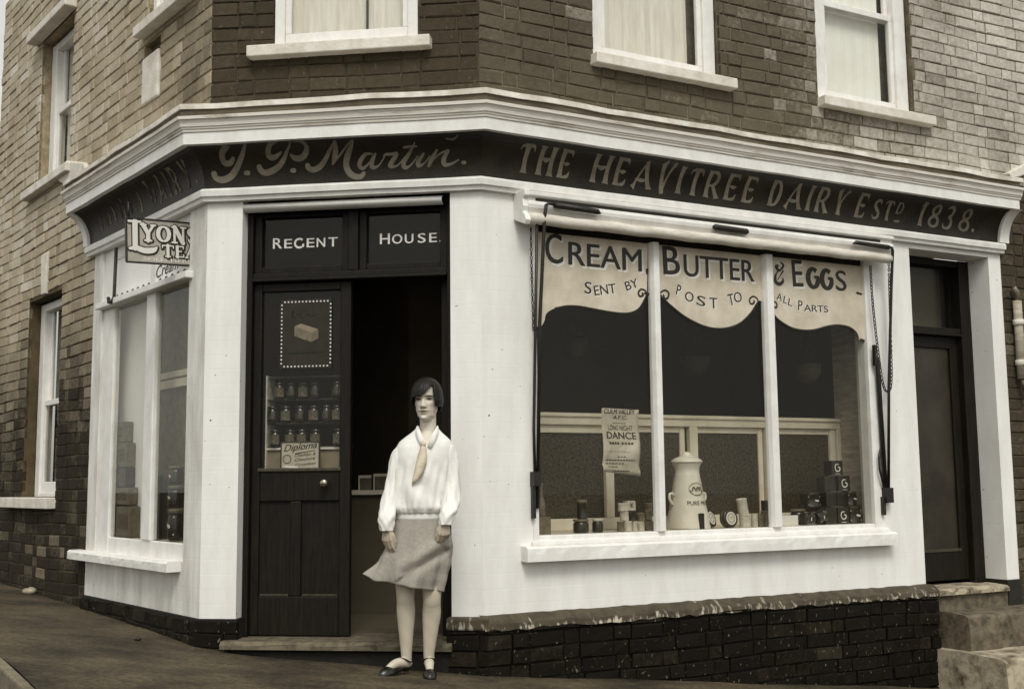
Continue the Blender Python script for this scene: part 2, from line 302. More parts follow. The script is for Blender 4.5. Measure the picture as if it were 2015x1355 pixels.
SCRIPT=[[(0.2924, 1.9585, 0.006), (0.2596, 1.9284, 0.0182), (0.2279, 1.8865, 0.029), (0.1905, 1.833, 0.036), (0.1507, 1.7909, 0.0399), (0.1018, 1.7743, 0.0384), (0.0623, 1.7874, 0.0323), (0.0519, 1.8102, 0.0353)], [(0.2879, 1.9516, 0.006), (0.2296, 1.9602, 0.009), (0.1791, 1.9499, 0.0196), (0.128, 1.9218, 0.0304), (0.1159, 1.8911, 0.0336), (0.1275, 1.8652, 0.0321), (0.1597, 1.8659, 0.0306), (0.1803, 1.8871, 0.0229)], [(0.2478, 1.8073, 0.0275), (0.2589, 1.8068, 0.0275)], [(0.5499, 1.9488, 0.006), (0.5099, 1.9069, 0.0167), (0.4766, 1.8625, 0.0274), (0.4405, 1.8292, 0.0335), (0.3991, 1.8093, 0.0366), (0.359, 1.8038, 0.0351), (0.335, 1.8209, 0.0321), (0.3303, 1.8354, 0.0321)], [(0.4697, 1.9501, 0.0075), (0.4276, 1.9426, 0.0166), (0.4009, 1.9173, 0.0288), (0.399, 1.8892, 0.0319), (0.4249, 1.8815, 0.0289), (0.4599, 1.8963, 0.0167), (0.4793, 1.9094, 0.0061)], [(0.5621, 1.9493, 0.006), (0.6067, 1.9472, 0.0105), (0.6317, 1.9304, 0.0226), (0.6246, 1.9023, 0.0287), (0.5927, 1.8744, 0.0318), (0.5568, 1.8713, 0.0303), (0.5356, 1.8835, 0.0227), (0.5264, 1.8949, 0.0076)], [(0.5263, 1.8087, 0.0259), (0.5373, 1.8083, 0.0259)], [(0.8065, 1.9434, 0.006), (0.7628, 1.9029, 0.0181), (0.7267, 1.8551, 0.0272), (0.6917, 1.8216, 0.0318), (0.6513, 1.8068, 0.0319), (0.6248, 1.8195, 0.0304), (0.6204, 1.8312, 0.0304)], [(0.8097, 1.9447, 0.0075), (0.8004, 1.9075, 0.0286), (0.7839, 1.8629, 0.0287), (0.7709, 1.833, 0.0136)], [(0.7731, 1.8308, 0.0045), (0.8154, 1.8749, 0.0098), (0.8729, 1.9225, 0.0082), (0.9136, 1.9424, 0.006)], [(0.9153, 1.9414, 0.006), (0.8716, 1.8857, 0.0316), (0.8504, 1.8323, 0.0347), (0.8612, 1.7885, 0.0363), (0.8914, 1.761, 0.0348), (0.9301, 1.7554, 0.0302), (0.9516, 1.774, 0.0226)], [(1.0129, 1.8751, 0.0075), (0.9704, 1.8749, 0.018), (0.9353, 1.8425, 0.0249), (0.9289, 1.8145, 0.0241), (0.9514, 1.8027, 0.0181), (0.9969, 1.8398, 0.0068), (1.0226, 1.8727, 0.0075)], [(1.0284, 1.8757, 0.0105), (1.0016, 1.8326, 0.0271), (1.0056, 1.8038, 0.0241), (1.041, 1.8131, 0.0098), (1.0799, 1.8581, 0.0068)], [(1.072, 1.8557, 0.006), (1.0867, 1.8686, 0.0135), (1.1237, 1.8696, 0.015), (1.1529, 1.8697, 0.018), (1.1236, 1.8341, 0.0255), (1.1086, 1.8078, 0.0256), (1.1486, 1.8075, 0.0113), (1.1984, 1.8529, 0.006)], [(1.2668, 1.9206, 0.006), (1.232, 1.8769, 0.0165), (1.1881, 1.8242, 0.027), (1.194, 1.7953, 0.024), (1.2252, 1.8047, 0.0105), (1.2752, 1.855, 0.0067)], [(1.1974, 1.8994, 0.0105), (1.2358, 1.9009, 0.0134), (1.2756, 1.9018, 0.0075)], [(1.3082, 1.8636, 0.012), (1.2739, 1.8239, 0.0255), (1.2763, 1.8009, 0.0225), (1.31, 1.8152, 0.009), (1.345, 1.8519, 0.006)], [(1.4467, 1.9289, 0.0044), (1.4909, 1.925, 0.0104), (1.5217, 1.9407, 0.0044)], [(1.3858, 1.8768, 0.0134), (1.3508, 1.831, 0.0239), (1.3335, 1.7983, 0.018)], [(1.3402, 1.8088, 0.0052), (1.3972, 1.8564, 0.0082), (1.4462, 1.8742, 0.0089)], [(1.4506, 1.8727, 0.0164), (1.4234, 1.8347, 0.0269), (1.4251, 1.8013, 0.0239), (1.4616, 1.8025, 0.0149), (1.5099, 1.8238, 0.006)], [(1.5316, 1.8065, 0.0209), (1.5407, 1.8061, 0.0209)]]
WINTXT=[('C', 0.4338, 1.2692, 0.5522, 1.2764, 0.1733), ('REAM', 0.5848, 1.2734, 1.1104, 1.2711, 0.1366), (',', 1.1264, 1.2664, 1.1425, 1.266, 0.0203), ('B', 1.2708, 1.2691, 1.4004, 1.2739, 0.1757), ('UTTER', 1.4264, 1.269, 1.9915, 1.2727, 0.1367), ('E', 2.3152, 1.2664, 2.408, 1.2711, 0.1754), ('GGS', 2.4389, 1.2676, 2.7917, 1.2721, 0.1361), ('S', 0.6927, 1.1102, 0.7421, 1.1071, 0.0695), ('ENT', 0.7658, 1.1005, 0.9211, 1.126, 0.0575), ('BY', 0.9954, 1.1452, 1.0857, 1.1767, 0.0535), ('P', 1.3598, 1.1493, 1.3907, 1.1412, 0.0643), ('O', 1.4233, 1.1194, 1.4888, 1.1022, 0.0592), ('S', 1.515, 1.0953, 1.5835, 1.0824, 0.061), ('T', 1.6208, 1.0787, 1.6833, 1.08, 0.0661), ('T', 1.7788, 1.1026, 1.8231, 1.1124, 0.0731), ('O', 1.8246, 1.1239, 1.8872, 1.1394, 0.0635), ('A', 2.1683, 1.1711, 2.2124, 1.1608, 0.0453), ('L', 2.2241, 1.1521, 2.2541, 1.1446, 0.0474), ('L', 2.2636, 1.1396, 2.2973, 1.1304, 0.0474), ('P', 2.3503, 1.1128, 2.3871, 1.1094, 0.0639), ('ARTS', 2.403, 1.1066, 2.6152, 1.1099, 0.044)]
AMP=[(2.2167, 1.4186, 0.0093), (2.2365, 1.4012, 0.0149), (2.2228, 1.3716, 0.0205), (2.1822, 1.3589, 0.0224), (2.1749, 1.382, 0.0187)]
AMP=[[(2.2167, 1.4186, 0.0093), (2.2376, 1.3994, 0.0168), (2.2143, 1.3709, 0.0149), (2.1818, 1.3494, 0.0093), (2.1659, 1.3199, 0.0205), (2.1667, 1.2869, 0.0261), (2.1998, 1.2732, 0.0243), (2.2287, 1.2943, 0.0205), (2.2261, 1.3149, 0.0093)], [(2.1922, 1.3645, 0.0243), (2.1751, 1.3868, 0.0224), (2.1937, 1.3959, 0.0131)], [(2.2333, 1.3629, 0.0131), (2.2022, 1.3226, 0.0075), (2.1842, 1.3004, 0.0075)]]
SCALLOP=[[(0.4397, 1.4615), (1.1458, 1.4477), (1.1428, 1.1387), (1.1236, 1.0996), (1.087, 1.047), (1.0414, 1.0191), (0.9719, 1.0049), (0.8647, 1.0083), (0.7497, 1.0193), (0.6551, 1.028), (0.5708, 1.0243), (0.4872, 1.0054), (0.4154, 0.973)], [(1.2255, 1.4565), (1.4858, 1.4608), (2.0337, 1.4552), (2.0254, 1.1503), (2.002, 1.1309), (1.9485, 1.0656), (1.8566, 0.9942), (1.7455, 0.9575), (1.6373, 0.9516), (1.5316, 0.9717), (1.4177, 1.0164), (1.3161, 1.0783), (1.2559, 1.121), (1.2174, 1.1294)], [(2.1217, 1.4534), (2.9317, 1.4572), (2.9095, 0.9339), (2.8799, 0.9422), (2.8629, 0.9852), (2.8, 1.0208), (2.6973, 1.0297), (2.5945, 1.0144), (2.4924, 0.9878), (2.3926, 0.9786), (2.2949, 0.9885), (2.1997, 1.0255), (2.136, 1.0733), (2.114, 1.1141)]]
CURLS=[[(1.1397, 1.1343), (1.1302, 1.1546), (1.1002, 1.1609), (1.0796, 1.1402), (1.089, 1.1182), (1.1122, 1.124), (1.1096, 1.1364)], [(1.2277, 1.1335), (1.252, 1.1572), (1.283, 1.1679), (1.3061, 1.1499), (1.2948, 1.1194), (1.2712, 1.1178), (1.2666, 1.1345)], [(2.017, 1.139), (2.0036, 1.1666), (1.9702, 1.175), (1.9435, 1.1537), (1.9513, 1.1277), (1.9761, 1.131), (1.9802, 1.1473)], [(2.1128, 1.114), (2.1275, 1.1459), (2.1577, 1.1516), (2.1712, 1.1318), (2.1619, 1.1143), (2.1466, 1.1208)]]
HEAV=[('T', 0.2338, 1.7773, 0.2834, 1.7816, 0.2435, 1.936), ('H', 0.3364, 1.7804, 0.4568, 1.7811, 0.3314, 1.9353), ('E', 0.481, 1.7788, 0.5946, 1.7865, 0.4675, 1.9341), ('H', 0.7053, 1.776, 0.8509, 1.778, 0.7177, 1.9398), ('E', 0.8711, 1.7742, 0.9941, 1.778, 0.8752, 1.9294), ('A', 0.9946, 1.7712, 1.1665, 1.7762, 1.08, 1.9252), ('V', 1.2045, 1.7741, 1.2517, 1.7777, 1.1671, 1.9214), ('I', 1.3287, 1.772, 1.3864, 1.7751, 1.3285, 1.9213), ('T', 1.4451, 1.7712, 1.4959, 1.7742, 1.4638, 1.9216), ('R', 1.5486, 1.7688, 1.6881, 1.7732, 1.5622, 1.9214), ('E', 1.7087, 1.7673, 1.8459, 1.7736, 1.725, 1.9238), ('E', 1.8564, 1.7707, 1.9858, 1.776, 1.8521, 1.9291), ('D', 2.0723, 1.771, 2.1971, 1.7793, 2.0778, 1.9281), ('A', 2.2035, 1.7712, 2.3754, 1.7753, 2.2775, 1.9286), ('I', 2.3896, 1.7741, 2.446, 1.7779, 2.398, 1.9252), ('R', 2.4723, 1.7761, 2.6098, 1.7808, 2.484, 1.9221), ('Y', 2.6587, 1.7767, 2.7195, 1.7799, 2.6518, 1.9224), ('E', 2.8369, 1.7787, 2.9591, 1.7833, 2.8528, 1.929), ('S', 2.9899, 1.779, 3.0886, 1.7839, 3.0032, 1.9043), ('T', 3.1147, 1.78, 3.166, 1.7821, 3.128, 1.9076), ('D', 3.2132, 1.8348, 3.2975, 1.8365, 3.2082, 1.9044), ('1', 3.4344, 1.7871, 3.4972, 1.7883, 3.4419, 1.9308), ('8', 3.5356, 1.7825, 3.6643, 1.785, 3.5353, 1.931), ('3', 3.6784, 1.7816, 3.8021, 1.7863, 3.6808, 1.9239), ('8', 3.8449, 1.7778, 3.9779, 1.7832, 3.8567, 1.9268), ('.', 3.9947, 1.7847, 4.0273, 1.7858, 4.0023, 1.8066), ('_', 3.2111, 1.7845, 3.2696, 1.7855, 3.2098, 1.7937)]
# ================================================================== the setting
def ground_sheet(name, poly, dz, m, n=40, rough=.0):
    xs = [p[0] for p in poly]; ys = [p[1] for p in poly]
    mb = MB(); rows = []
    for j in range(n+1):
        row = []
        for i in range(n+1):
            u, v = i/n, j/n
            a = Vector(poly[0])*(1-u)+Vector(poly[1])*u; b = Vector(poly[3])*(1-u)+Vector(poly[2])*u; p = a*(1-v)+b*v
            z = ground_z(p.x, p.y)+dz+rough*(math.sin(p.x*3.1+p.y*1.7)+math.sin(p.x*1.3-p.y*4.1)+.6*math.sin(p.x*7.3+p.y*6.1))
            row.append((p.x, p.y, z))
        rows.append(row)
    mb.grid(rows); return tag(mb.build(name, m), kind='structure')
M['pave'] = mat('worn_tar_pavement', 88, .85, v2=24, scale=2.2, bump=1.0, bscale=45, thr=(.30,.70), detail=15, spec=.3, warm=1.25)
_n = M['pave'].node_tree; _N = _n.nodes; _L = _n.links
_tcp = _N.new('ShaderNodeTexCoord'); _t = _N.new('ShaderNodeTexNoise'); _t.inputs['Scale'].default_value = 34; _t.inputs['Detail'].default_value = 10; _t.inputs['Roughness'].default_value = .75
_L.new(_tcp.outputs['Object'], _t.inputs[0]); _mr = _N.new('ShaderNodeMapRange'); _mr.inputs[1].default_value = .35; _mr.inputs[2].default_value = .68; _mr.inputs[3].default_value = .45; _mr.inputs[4].default_value = 1.75; _L.new(_t.outputs[0], _mr.inputs[0])
_v = _N.new('ShaderNodeTexVoronoi'); _v.inputs['Scale'].default_value = 85; _L.new(_tcp.outputs['Object'], _v.inputs[0]); _m2 = _N.new('ShaderNodeMapRange'); _m2.inputs[1].default_value = 0; _m2.inputs[2].default_value = .5; _m2.inputs[3].default_value = 1.25; _m2.inputs[4].default_value = .8; _L.new(_v.outputs[0], _m2.inputs[0])
_mu = _N.new('ShaderNodeMath'); _mu.operation = 'MULTIPLY'; _L.new(_mr.outputs[0], _mu.inputs[0]); _L.new(_m2.outputs[0], _mu.inputs[1])
_mx = _N.new('ShaderNodeMix'); _mx.data_type = 'RGBA'; _mx.blend_type = 'MULTIPLY'; _mx.inputs[0].default_value = 1; _L.new(_N[M['pave']['ramp']].outputs[0], _mx.inputs[6]); _L.new(_mu.outputs[0], _mx.inputs[7]); _L.new(_mx.outputs[2], _N['Principled BSDF'].inputs['Base Color'])
M['road'] = mat('dirt_road', 44, .85, v2=30, scale=3, bump=.5, bscale=50, spec=.3)
M['kerb'] = mat('kerb_stone', 124, .85, v2=84, scale=8, bump=.4, bscale=50)
K0, K1 = Vector((-1.836, 4.559)), Vector((-2.338, 5.391)); kd = (K1-K0).normalized(); kn = Vector((kd.y, -kd.x))    # kerb line, kn points to the shop
Ka, Kb = K0 - kd*2.2, K0 + kd*60
far = Vector((40, 60))
# pavement between kerb and walls; kerb turns the corner in front of the shop
Kc = Vector((.4, 4.55)); Kd_ = Vector((9.5, 8.9))
ground_sheet('pavement', [tuple(K0-kd*.9), tuple(K0-kd*.9+Vector((12,5.6))), tuple(Kb+Vector((30,10))), tuple(Kb)], 0, M['pave'], 90, .004)
ground_sheet('road', [(-120,-90), (120,-90), (120,120), (-120,120)], -.13, M['road'], 60)
kb = MB()
for i in range(24):
    a = K0-kd*.9+kd*(i*1.0+.004); b = K0-kd*.9+kd*(i*1.0+.992); q = [a, b, b-kn*.05, a-kn*.05]
    top = [(p.x, p.y, ground_z(p.x, p.y)+.006+random.uniform(-.003,.003)) for p in q]; bot = [(p.x, p.y, ground_z(p.x, p.y)-.2) for p in q]
    kb.add(top+bot, [(0,1,2,3), (7,6,5,4), (0,4,5,1), (1,5,6,2), (2,6,7,3), (3,7,4,0)])
dv = Vector((12,5.6)).normalized(); dn = Vector((dv.y, -dv.x))
for i in range(13):
    a = K0-kd*.9+dv*(i*1.0+.004); b = K0-kd*.9+dv*(i*1.0+.992); q = [a, b, b+dn*.14, a+dn*.14]
    top = [(p.x, p.y, ground_z(p.x, p.y)+.006) for p in q]; bot = [(p.x, p.y, ground_z(p.x, p.y)-.2) for p in q]
    kb.add(top+bot, [(0,3,2,1), (4,5,6,7), (0,1,5,4), (1,2,6,5), (2,3,7,6), (3,0,4,7)])
tag(kb.build('kerb', M['kerb'], bevel=.01), kind='structure')
# ================================================================== the shop
shop = thing('corner_shop', 'brick corner dairy shop with a whitewashed shopfront under a black lettered fascia', 'shop')
def part(mb, name, m, wl=None, parent=None, **k):
    return mb.build(name, M[m] if isinstance(m, str) else m, parent or shop, FR[wl] if wl else None, **k)
def mitre(o, corner):
    n1, n2, P = (NOR['A'], NOR['B'], P1) if corner == 1 else (NOR['B'], NOR['C'], P2)
    det = n1.x*n2.y-n1.y*n2.x
    return Vector((P.x+(o*n2.y-o*n1.y)/det, P.y+(n1.x*o-n2.x*o)/det))
def sweep(prof, tA, tC, jitter=0):
    mb = MB(); rows = []
    for o, z in prof:
        a = P1+DIR['A']*tA+NOR['A']*o; b = mitre(o, 1); c = mitre(o, 2); d = P2+DIR['C']*tC+NOR['C']*o
        pts = []
        for p, q, n in ((a, b, 12), (b, c, 8), (c, d, 22)):
            for i in range(n): pts.append(p+(q-p)*(i/n))
        pts.append(d)
        rows.append([(p.x, p.y, z+ZC+(jitter*(math.sin(i*2.3)+math.sin(i*5.1+o*40)) if jitter else 0)) for i, p in enumerate(pts)])
    mb.grid(rows, smooth=False)
    n = len(rows[0]); m = len(rows)
    mb.f.append(tuple(i*n for i in range(m))); mb.f.append(tuple(i*n+n-1 for i in reversed(range(m)))); mb.sm += [False, False]
    return mb
def cove(z):
    u = max(0, min(1, (z-1.728)/.224)); return .028+.157*(1-math.sqrt(1-.98*u*u))
TA, TC = -2.0, 4.28
part(sweep([(-.02,1.650),(.034,1.650),(.038,1.672),(.052,1.676),(.056,1.708),(.044,1.722),(.026,1.728),(-.02,1.728)], TA-.05, TC+.06, .0007), 'lower_moulding', 'paint')
zs = [1.726+.228*i/14 for i in range(15)]
fas = part(sweep([(cove(z), z) for z in zs]+[(-.02,1.954),(-.02,1.726)], TA, TC), 'fascia', 'fascia')
band = part(sweep([(-.02,1.950),(.190,1.950),(.190,2.020),(-.02,2.020)], TA-.06, TC+.06, .0008), 'cornice', 'paint')
part(sweep([(-.02,2.0205),(.197,2.0205),(.199,2.034),(.204,2.036),(.206,2.046),(.212,2.048),(.213,2.053),(.216,2.066),(.224,2.082),(.232,2.086),(.234,2.104),(-.02,2.104)], TA-.06, TC+.07, .0008), 'cornice_moulding', 'mould', parent=band)
part(sweep([(-.02,2.1045),(.208,2.1045),(.212,2.146),(-.02,2.146)], TA-.04, TC+.05, .002), 'dirty_board', 'dirty', parent=band)
part(sweep([(-.02,2.1465),(.222,2.1465),(.220,2.178),(.15,2.185),(.004,2.224),(-.02,2.224)], TA-.05, TC+.08, .003), 'lead_flashing', 'flash', parent=band)
def console(wl, t0, t1):
    mb = MB(); poly = [(-(cove(z)+.022), z) for z in zs] + [(.02, 1.955), (.02, 1.726)]
    n = len(poly); vs = [(t0, y, z) for y, z in poly]+[(t1, y, z) for y, z in poly]
    mb.add(vs, [tuple(range(n)), tuple(range(2*n-1, n-1, -1))]+[(i, (i+1) % n, (i+1) % n+n, i+n) for i in range(n)])
    part(mb, 'console', 'paint', wl)
console('A', TA-.09, TA-.002); console('C', TC+.002, TC+.10)
# lettering on the cove
def csurf(x, z, l): return (x, -(cove(z)+l), z)
for a, b in ((0, 3), (3, 7), (7, len(SCRIPT))):
    mb = MB()
    for st in SCRIPT[a:b]: stroke(mb, st, csurf)
    part(mb, 'fascia_lettering', 'letter', 'B', fas)
mb = MB(); last = None
for ch, x0, z0, x1, z1, xt, zt in HEAV:
    if last is not None and (x0-last > .09 or ch == '1') and ch != '_': part(mb, 'fascia_lettering', 'letter', 'C', fas); mb = MB()
    last = x1 if GL.get(ch, (1,))[0] else x1+.06
    if ch == '.': stroke(mb, [(x0+.012, 1.793, .026), (x0+.016, 1.793, .026)], csurf)
    elif ch == '_': stroke(mb, [(x0, 1.787, .008), ((x0+x1)/2, 1.785, .018), (x1, 1.788, .008)], csurf, caps=False)
    elif ch == 'D' and z0 > 1.8: glyph(mb, ch, x0, x1, 1.835, .072, csurf)
    elif ch in 'ST' and x0 > 2.9: glyph(mb, ch, x0, x1, 1.780, .128, csurf)
    else: glyph(mb, ch, x0, x1, 1.776, .152, csurf)
part(mb, 'fascia_lettering', 'letter', 'C', fas)
mb = MB()
for ch, x0, x1 in (('D',-.80,-.69),('A',-.66,-.53),('I',-.50,-.46),('R',-.42,-.30),('Y',-.23,-.17)): glyph(mb, ch, x0, x1, 1.776, .15, csurf)
stroke(mb, [(-.085,1.79,.022),(-.08,1.79,.022)], csurf)
rr = random.Random(3)
for i in range(9):
    x = -1.72+i*.095+rr.uniform(-.015,.015); a = 1.775+rr.uniform(0,.03); b = a+rr.uniform(.05,.13)
    stroke(mb, [(x,a,.03),(x+.01,(a+b)/2,.018),(x+.012,b,.012)], csurf, caps=False)
part(mb, 'fascia_lettering', 'letter_faded', 'A', fas)
# ------------------------------------------------------------------ whitewashed walls of the shopfront
def holed(mb, t0, t1, z0, z1, holes, o=0, depth=.2, sides=True):
    ts = sorted({t0, t1, *[h[0] for h in holes], *[h[1] for h in holes]}); zz = sorted({z0, z1, *[h[2] for h in holes], *[h[3] for h in holes]})
    ts = [t for t in ts if t0 <= t <= t1]; zz = [z for z in zz if z0 <= z <= z1]
    for a, b in zip(ts, ts[1:]):
        for c, d in zip(zz, zz[1:]):
            m_, k_ = (a+b)/2, (c+d)/2
            if any(h[0] < m_ < h[1] and h[2] < k_ < h[3] for h in holes): continue
            mb.quad((a,-o,c), (b,-o,c), (b,-o,d), (a,-o,d))
    for h in holes:
        a, b, c, d = h[:4]; y0, y1 = -o, -o+depth
        c2 = max(c, z0); d2 = min(d, z1)
        mb.quad((a,y0,c2),(a,y0,d2),(a,y1,d2),(a,y1,c2)); mb.quad((b,y0,c2),(b,y1,c2),(b,y1,d2),(b,y0,d2))
        if c > z0: mb.quad((a,y0,c),(a,y1,c),(b,y1,c),(b,y0,c))
        if d < z1: mb.quad((a,y0,d),(b,y0,d),(b,y1,d),(a,y1,d))
    if sides: mb.quad((t0,-o,z0),(t0,-o,z1),(t0,-o+depth,z1),(t0,-o+depth,z0)); mb.quad((t1,-o,z0),(t1,-o+depth,z0),(t1,-o+depth,z1),(t1,-o,z1))
    return mb
ZP = -.722
part(holed(MB(), -1.97, 0, ZP-.03, 1.66, [(-1.79,-.25,-.44,1.70)], 0, .16), 'side_wall', 'washA', 'A')
part(holed(MB(), 0, 1.6243, ZP-.03, 1.66, [(.215,1.448,-2,2)], 0, .3, sides=False), 'entrance_wall', 'wash', 'B')
part(holed(MB(), 0, 4.33, ZP-.03, 1.66, [(.315,3.03,-.36,1.50),(3.385,4.2,-2,1.615)], 0, .2), 'front_wall', 'wash', 'C')
# brick plinths
def bricks(mb, t0, t1, z0, z1, holes=(), course=.083, o=0, val=lambda t, z: .5, rough=1.0, seed=1, topf=None, botf=None, sd=.06):
    rn = random.Random(seed); row = 0; z = z0; j = .007; vals = mb.att.setdefault('bv', [])
    while z < z1-.01:
        zb, zt = z, min(z+course-j, z1); zc = (zb+zt)/2
        cuts = [(h[0], h[1]) for h in holes if h[2]-.02 < zc < h[3]+.02]
        t = t0 - (.17 if row % 2 else .055); k = row % 2
        while t < t1:
            L_ = (.218 if k % 2 == 0 else .103)+rn.uniform(-.012,.012)*min(1, rough); a, b = max(t, t0), min(t+L_, t1); t += L_+j; k += 1
            segs = [(a, b)]
            for c, d in cuts:
                segs = [s for x, y in segs for s in ((x, min(y, c)), (max(x, d), y)) if s[1]-s[0] > .02]
            for x, y in segs:
                if y-x < .02: continue
                if topf and zc > topf((x+y)/2): continue
                if botf and zc < botf((x+y)/2)-.06: continue
                oo = o+rn.uniform(-.004,.004)*rough; jt = lambda: rn.uniform(-.0022,.0022)*rough; c_ = rn.uniform(.004,.010)
                wz = lambda q: .007*math.sin(q*1.9+zb*3)+.004*math.sin(q*5.3+zb*7+seed)
                f = [(x+c_+jt(), zb+c_*.8+jt()), (y-c_+jt(), zb+c_*.8+jt()), (y-c_+jt(), zt-c_*.8+jt()), (x+c_+jt(), zt-c_*.8+jt())]
                g = [(x, zb), (y, zb), (y, zt), (x, zt)]; dt = [rn.uniform(-.0025,.0025)*rough for _ in range(4)]
                f = [(a_, b_+wz(a_)) for a_, b_ in f]; g = [(a_, b_+wz(a_)) for a_, b_ in g]
                vs = [(p[0], -(oo+d_), p[1]) for p, d_ in zip(f, dt)]+[(p[0], -(oo-.005), p[1]) for p in g]+[(p[0], -(oo-.03), p[1]) for p in g]
                n0 = len(mb.f)
                mb.add(vs, [(0,1,2,3)]+[(i+4, (i+1) % 4+4, (i+1) % 4, i) for i in range(4)]+[(i+8, (i+1) % 4+8, (i+1) % 4+4, i+4) for i in range(4)])
                v = val((x+y)/2, zc)+rn.gauss(0, sd)+(.16 if rn.random() < .03 else 0)
                vals += [v]*(len(mb.f)-n0)
        z += course; row += 1
    return mb
M['brick_plinth'] = brick_mat('tarred_brick', 9, 19, 48, rough=.75, speck=104, spec=.12)
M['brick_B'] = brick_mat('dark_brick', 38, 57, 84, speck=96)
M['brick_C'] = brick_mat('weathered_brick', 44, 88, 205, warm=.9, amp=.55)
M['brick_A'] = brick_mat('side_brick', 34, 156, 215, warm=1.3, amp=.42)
M['mortarC'] = mat('front_mortar', 62, .95, v2=112, scale=5, bump=.4, bscale=80, thr=(.4,.65))
M['mortar'] = mat('dark_mortar', 48, .95, v2=72, scale=14, bump=.4, bscale=80, thr=(.4,.7))
M['mortarA'] = mat('side_mortar', 104, .95, v2=148, scale=14, bump=.4, bscale=80, warm=1.5, thr=(.4,.7))
M['mortarL'] = mat('dark_side_mortar', 46, .95, v2=84, scale=3, bump=.4, bscale=80, warm=1.5, thr=(.35,.65))  # darker joints for the lower part of the side wall
M['mortarP'] = mat('tarred_mortar', 13, .8, v2=22, scale=14, bump=.4)
def gz_of(wl): return lambda t: ground_z(*(WP(wl, t, .05, 0).xy)) - ZC
pl = bricks(MB(), -.02, 3.42, -1.47, -.785, o=.073, val=lambda t, z: .42, sd=.08, rough=2.0, seed=5, botf=gz_of('C')); part(pl, 'plinth', 'brick_plinth', 'C')
part(MB().wbox(-.02, 3.415, -.1, .052, -1.6, -.79), 'plinth_core', 'mortarP', 'C')
# weathered coping of the plinth with spilt whitewash
m_ = mat('plinth_coping', 70, .8, v2=40, scale=10, bump=.4, bscale=40, thr=(.3,.6)); n_ = m_.node_tree
tc = n_.nodes.new('ShaderNodeTexCoord'); mp = n_.nodes.new('ShaderNodeMapping'); mp.inputs['Scale'].default_value = (38, 8, 16)
t_ = n_.nodes.new('ShaderNodeTexNoise'); t_.inputs['Scale'].default_value = 1; t_.inputs['Detail'].default_value = 6
mr = n_.nodes.new('ShaderNodeMapRange'); mr.inputs[1].default_value = .60; mr.inputs[2].default_value = .74
mx = n_.nodes.new('ShaderNodeMix'); mx.data_type = 'RGBA'; mx.inputs[7].default_value = G(176)
n_.links.new(tc.outputs['Object'], mp.inputs[0]); n_.links.new(mp.outputs[0], t_.inputs[0]); 
sz_ = n_.nodes.new('ShaderNodeSeparateXYZ'); n_.links.new(tc.outputs['Object'], sz_.inputs[0]); m2_ = n_.nodes.new('ShaderNodeMapRange')
for i_, v_ in ((1, -.735), (2, -.785), (3, -.07), (4, .095)): m2_.inputs[i_].default_value = v_
n_.links.new(sz_.outputs[2], m2_.inputs[0]); ad_ = n_.nodes.new('ShaderNodeMath'); ad_.operation = 'ADD'; n_.links.new(m2_.outputs[0], ad_.inputs[0]); n_.links.new(t_.outputs[0], ad_.inputs[1]); n_.links.new(ad_.outputs[0], mr.inputs[0]); n_.links.new(mr.outputs[0], mx.inputs[0])
n_.links.new(n_.nodes[m_['ramp']].outputs[0], mx.inputs[6]); n_.links.new(mx.outputs[2], n_.nodes['Principled BSDF'].inputs['Base Color'])
cp = MB(); rows = []
for i in range(70):
    t = -.03+3.46*i/69; e = random.uniform(-.006,.006)
    rows.append([(t, .0, -.716+random.uniform(-.003,.003)), (t, -.03, -.724+e*.3), (t, -.074+e*.4, -.758+e), (t, -.080+e*.5, -.79+e*1.5), (t, -.06, -.80)])
cp.grid(rows, smooth=False); part(cp, 'plinth_coping', m_, 'C')
pA = bricks(MB(), -1.96, .02, -1.0, -.745, o=.03, val=lambda t, z: .55, rough=2, seed=8, botf=gz_of('A')); part(pA, 'plinth', 'brick_plinth', 'A')
part(MB().wbox(-1.96, .0, -.1, .018, -1.2, -.742), 'plinth_core', 'mortarP', 'A')
for a, b in ((-.02, .235), (1.435, 1.66)): part(bricks(MB(), a, b, -1.06, -.745 if a < 0 else -.79, o=.035 if a < 0 else .068, val=lambda t, z: .4, rough=1.5, seed=9), 'plinth', 'brick_plinth', 'B'); part(MB().wbox(a+.006, b-.006, -.3, .02 if a < 0 else .05, -1.2, -.742), 'plinth_core', 'mortarP', 'B')
part(MB().wbox(1.43, 1.66, 0, .075, -.79, -.722), 'plinth_coping', m_, 'B', bevel=.012)
# ------------------------------------------------------------------ upper brick walls
WB = (.385, 1.262, 2.57, 4.4); WC1 = (.78, 1.765, 2.58, 4.4); WC2 = (2.6, 3.525, 2.59, 4.4)
WA1 = (-3.5, -2.66, 2.46, 3.72); WA2 = (-3.6, -2.72, -.08, 1.52); WA3 = (-1.05, -.2, 3.06, 4.4)
def wallbrick(wl, t0, t1, z0, z1, holes, mt, mo, **k):
    part(bricks(MB(), t0, t1, z0, z1, holes, **k), 'brick_wall', mt, wl)
    part(holed(MB(), t0, t1, z0-.02, z1, holes, -.0085, .14), 'mortar_backing', mo, wl)
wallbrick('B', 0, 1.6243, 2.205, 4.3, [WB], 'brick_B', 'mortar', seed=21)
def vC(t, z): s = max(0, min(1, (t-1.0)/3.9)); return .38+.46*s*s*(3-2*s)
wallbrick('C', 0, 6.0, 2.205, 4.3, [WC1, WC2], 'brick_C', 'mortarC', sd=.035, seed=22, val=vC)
def vA(t, z): s = max(0, min(1, (z-.05+.2*math.sin(t*2.7)+.1*math.sin(t*9))/2.0)); e = max(0, min(1, (t+1.7)/1.5)) if z > 2.1 else 0; return -.04+.62*s*s*(3-2*s)-.27*e*e*(3-2*e)  # side bricks get darker towards the ground
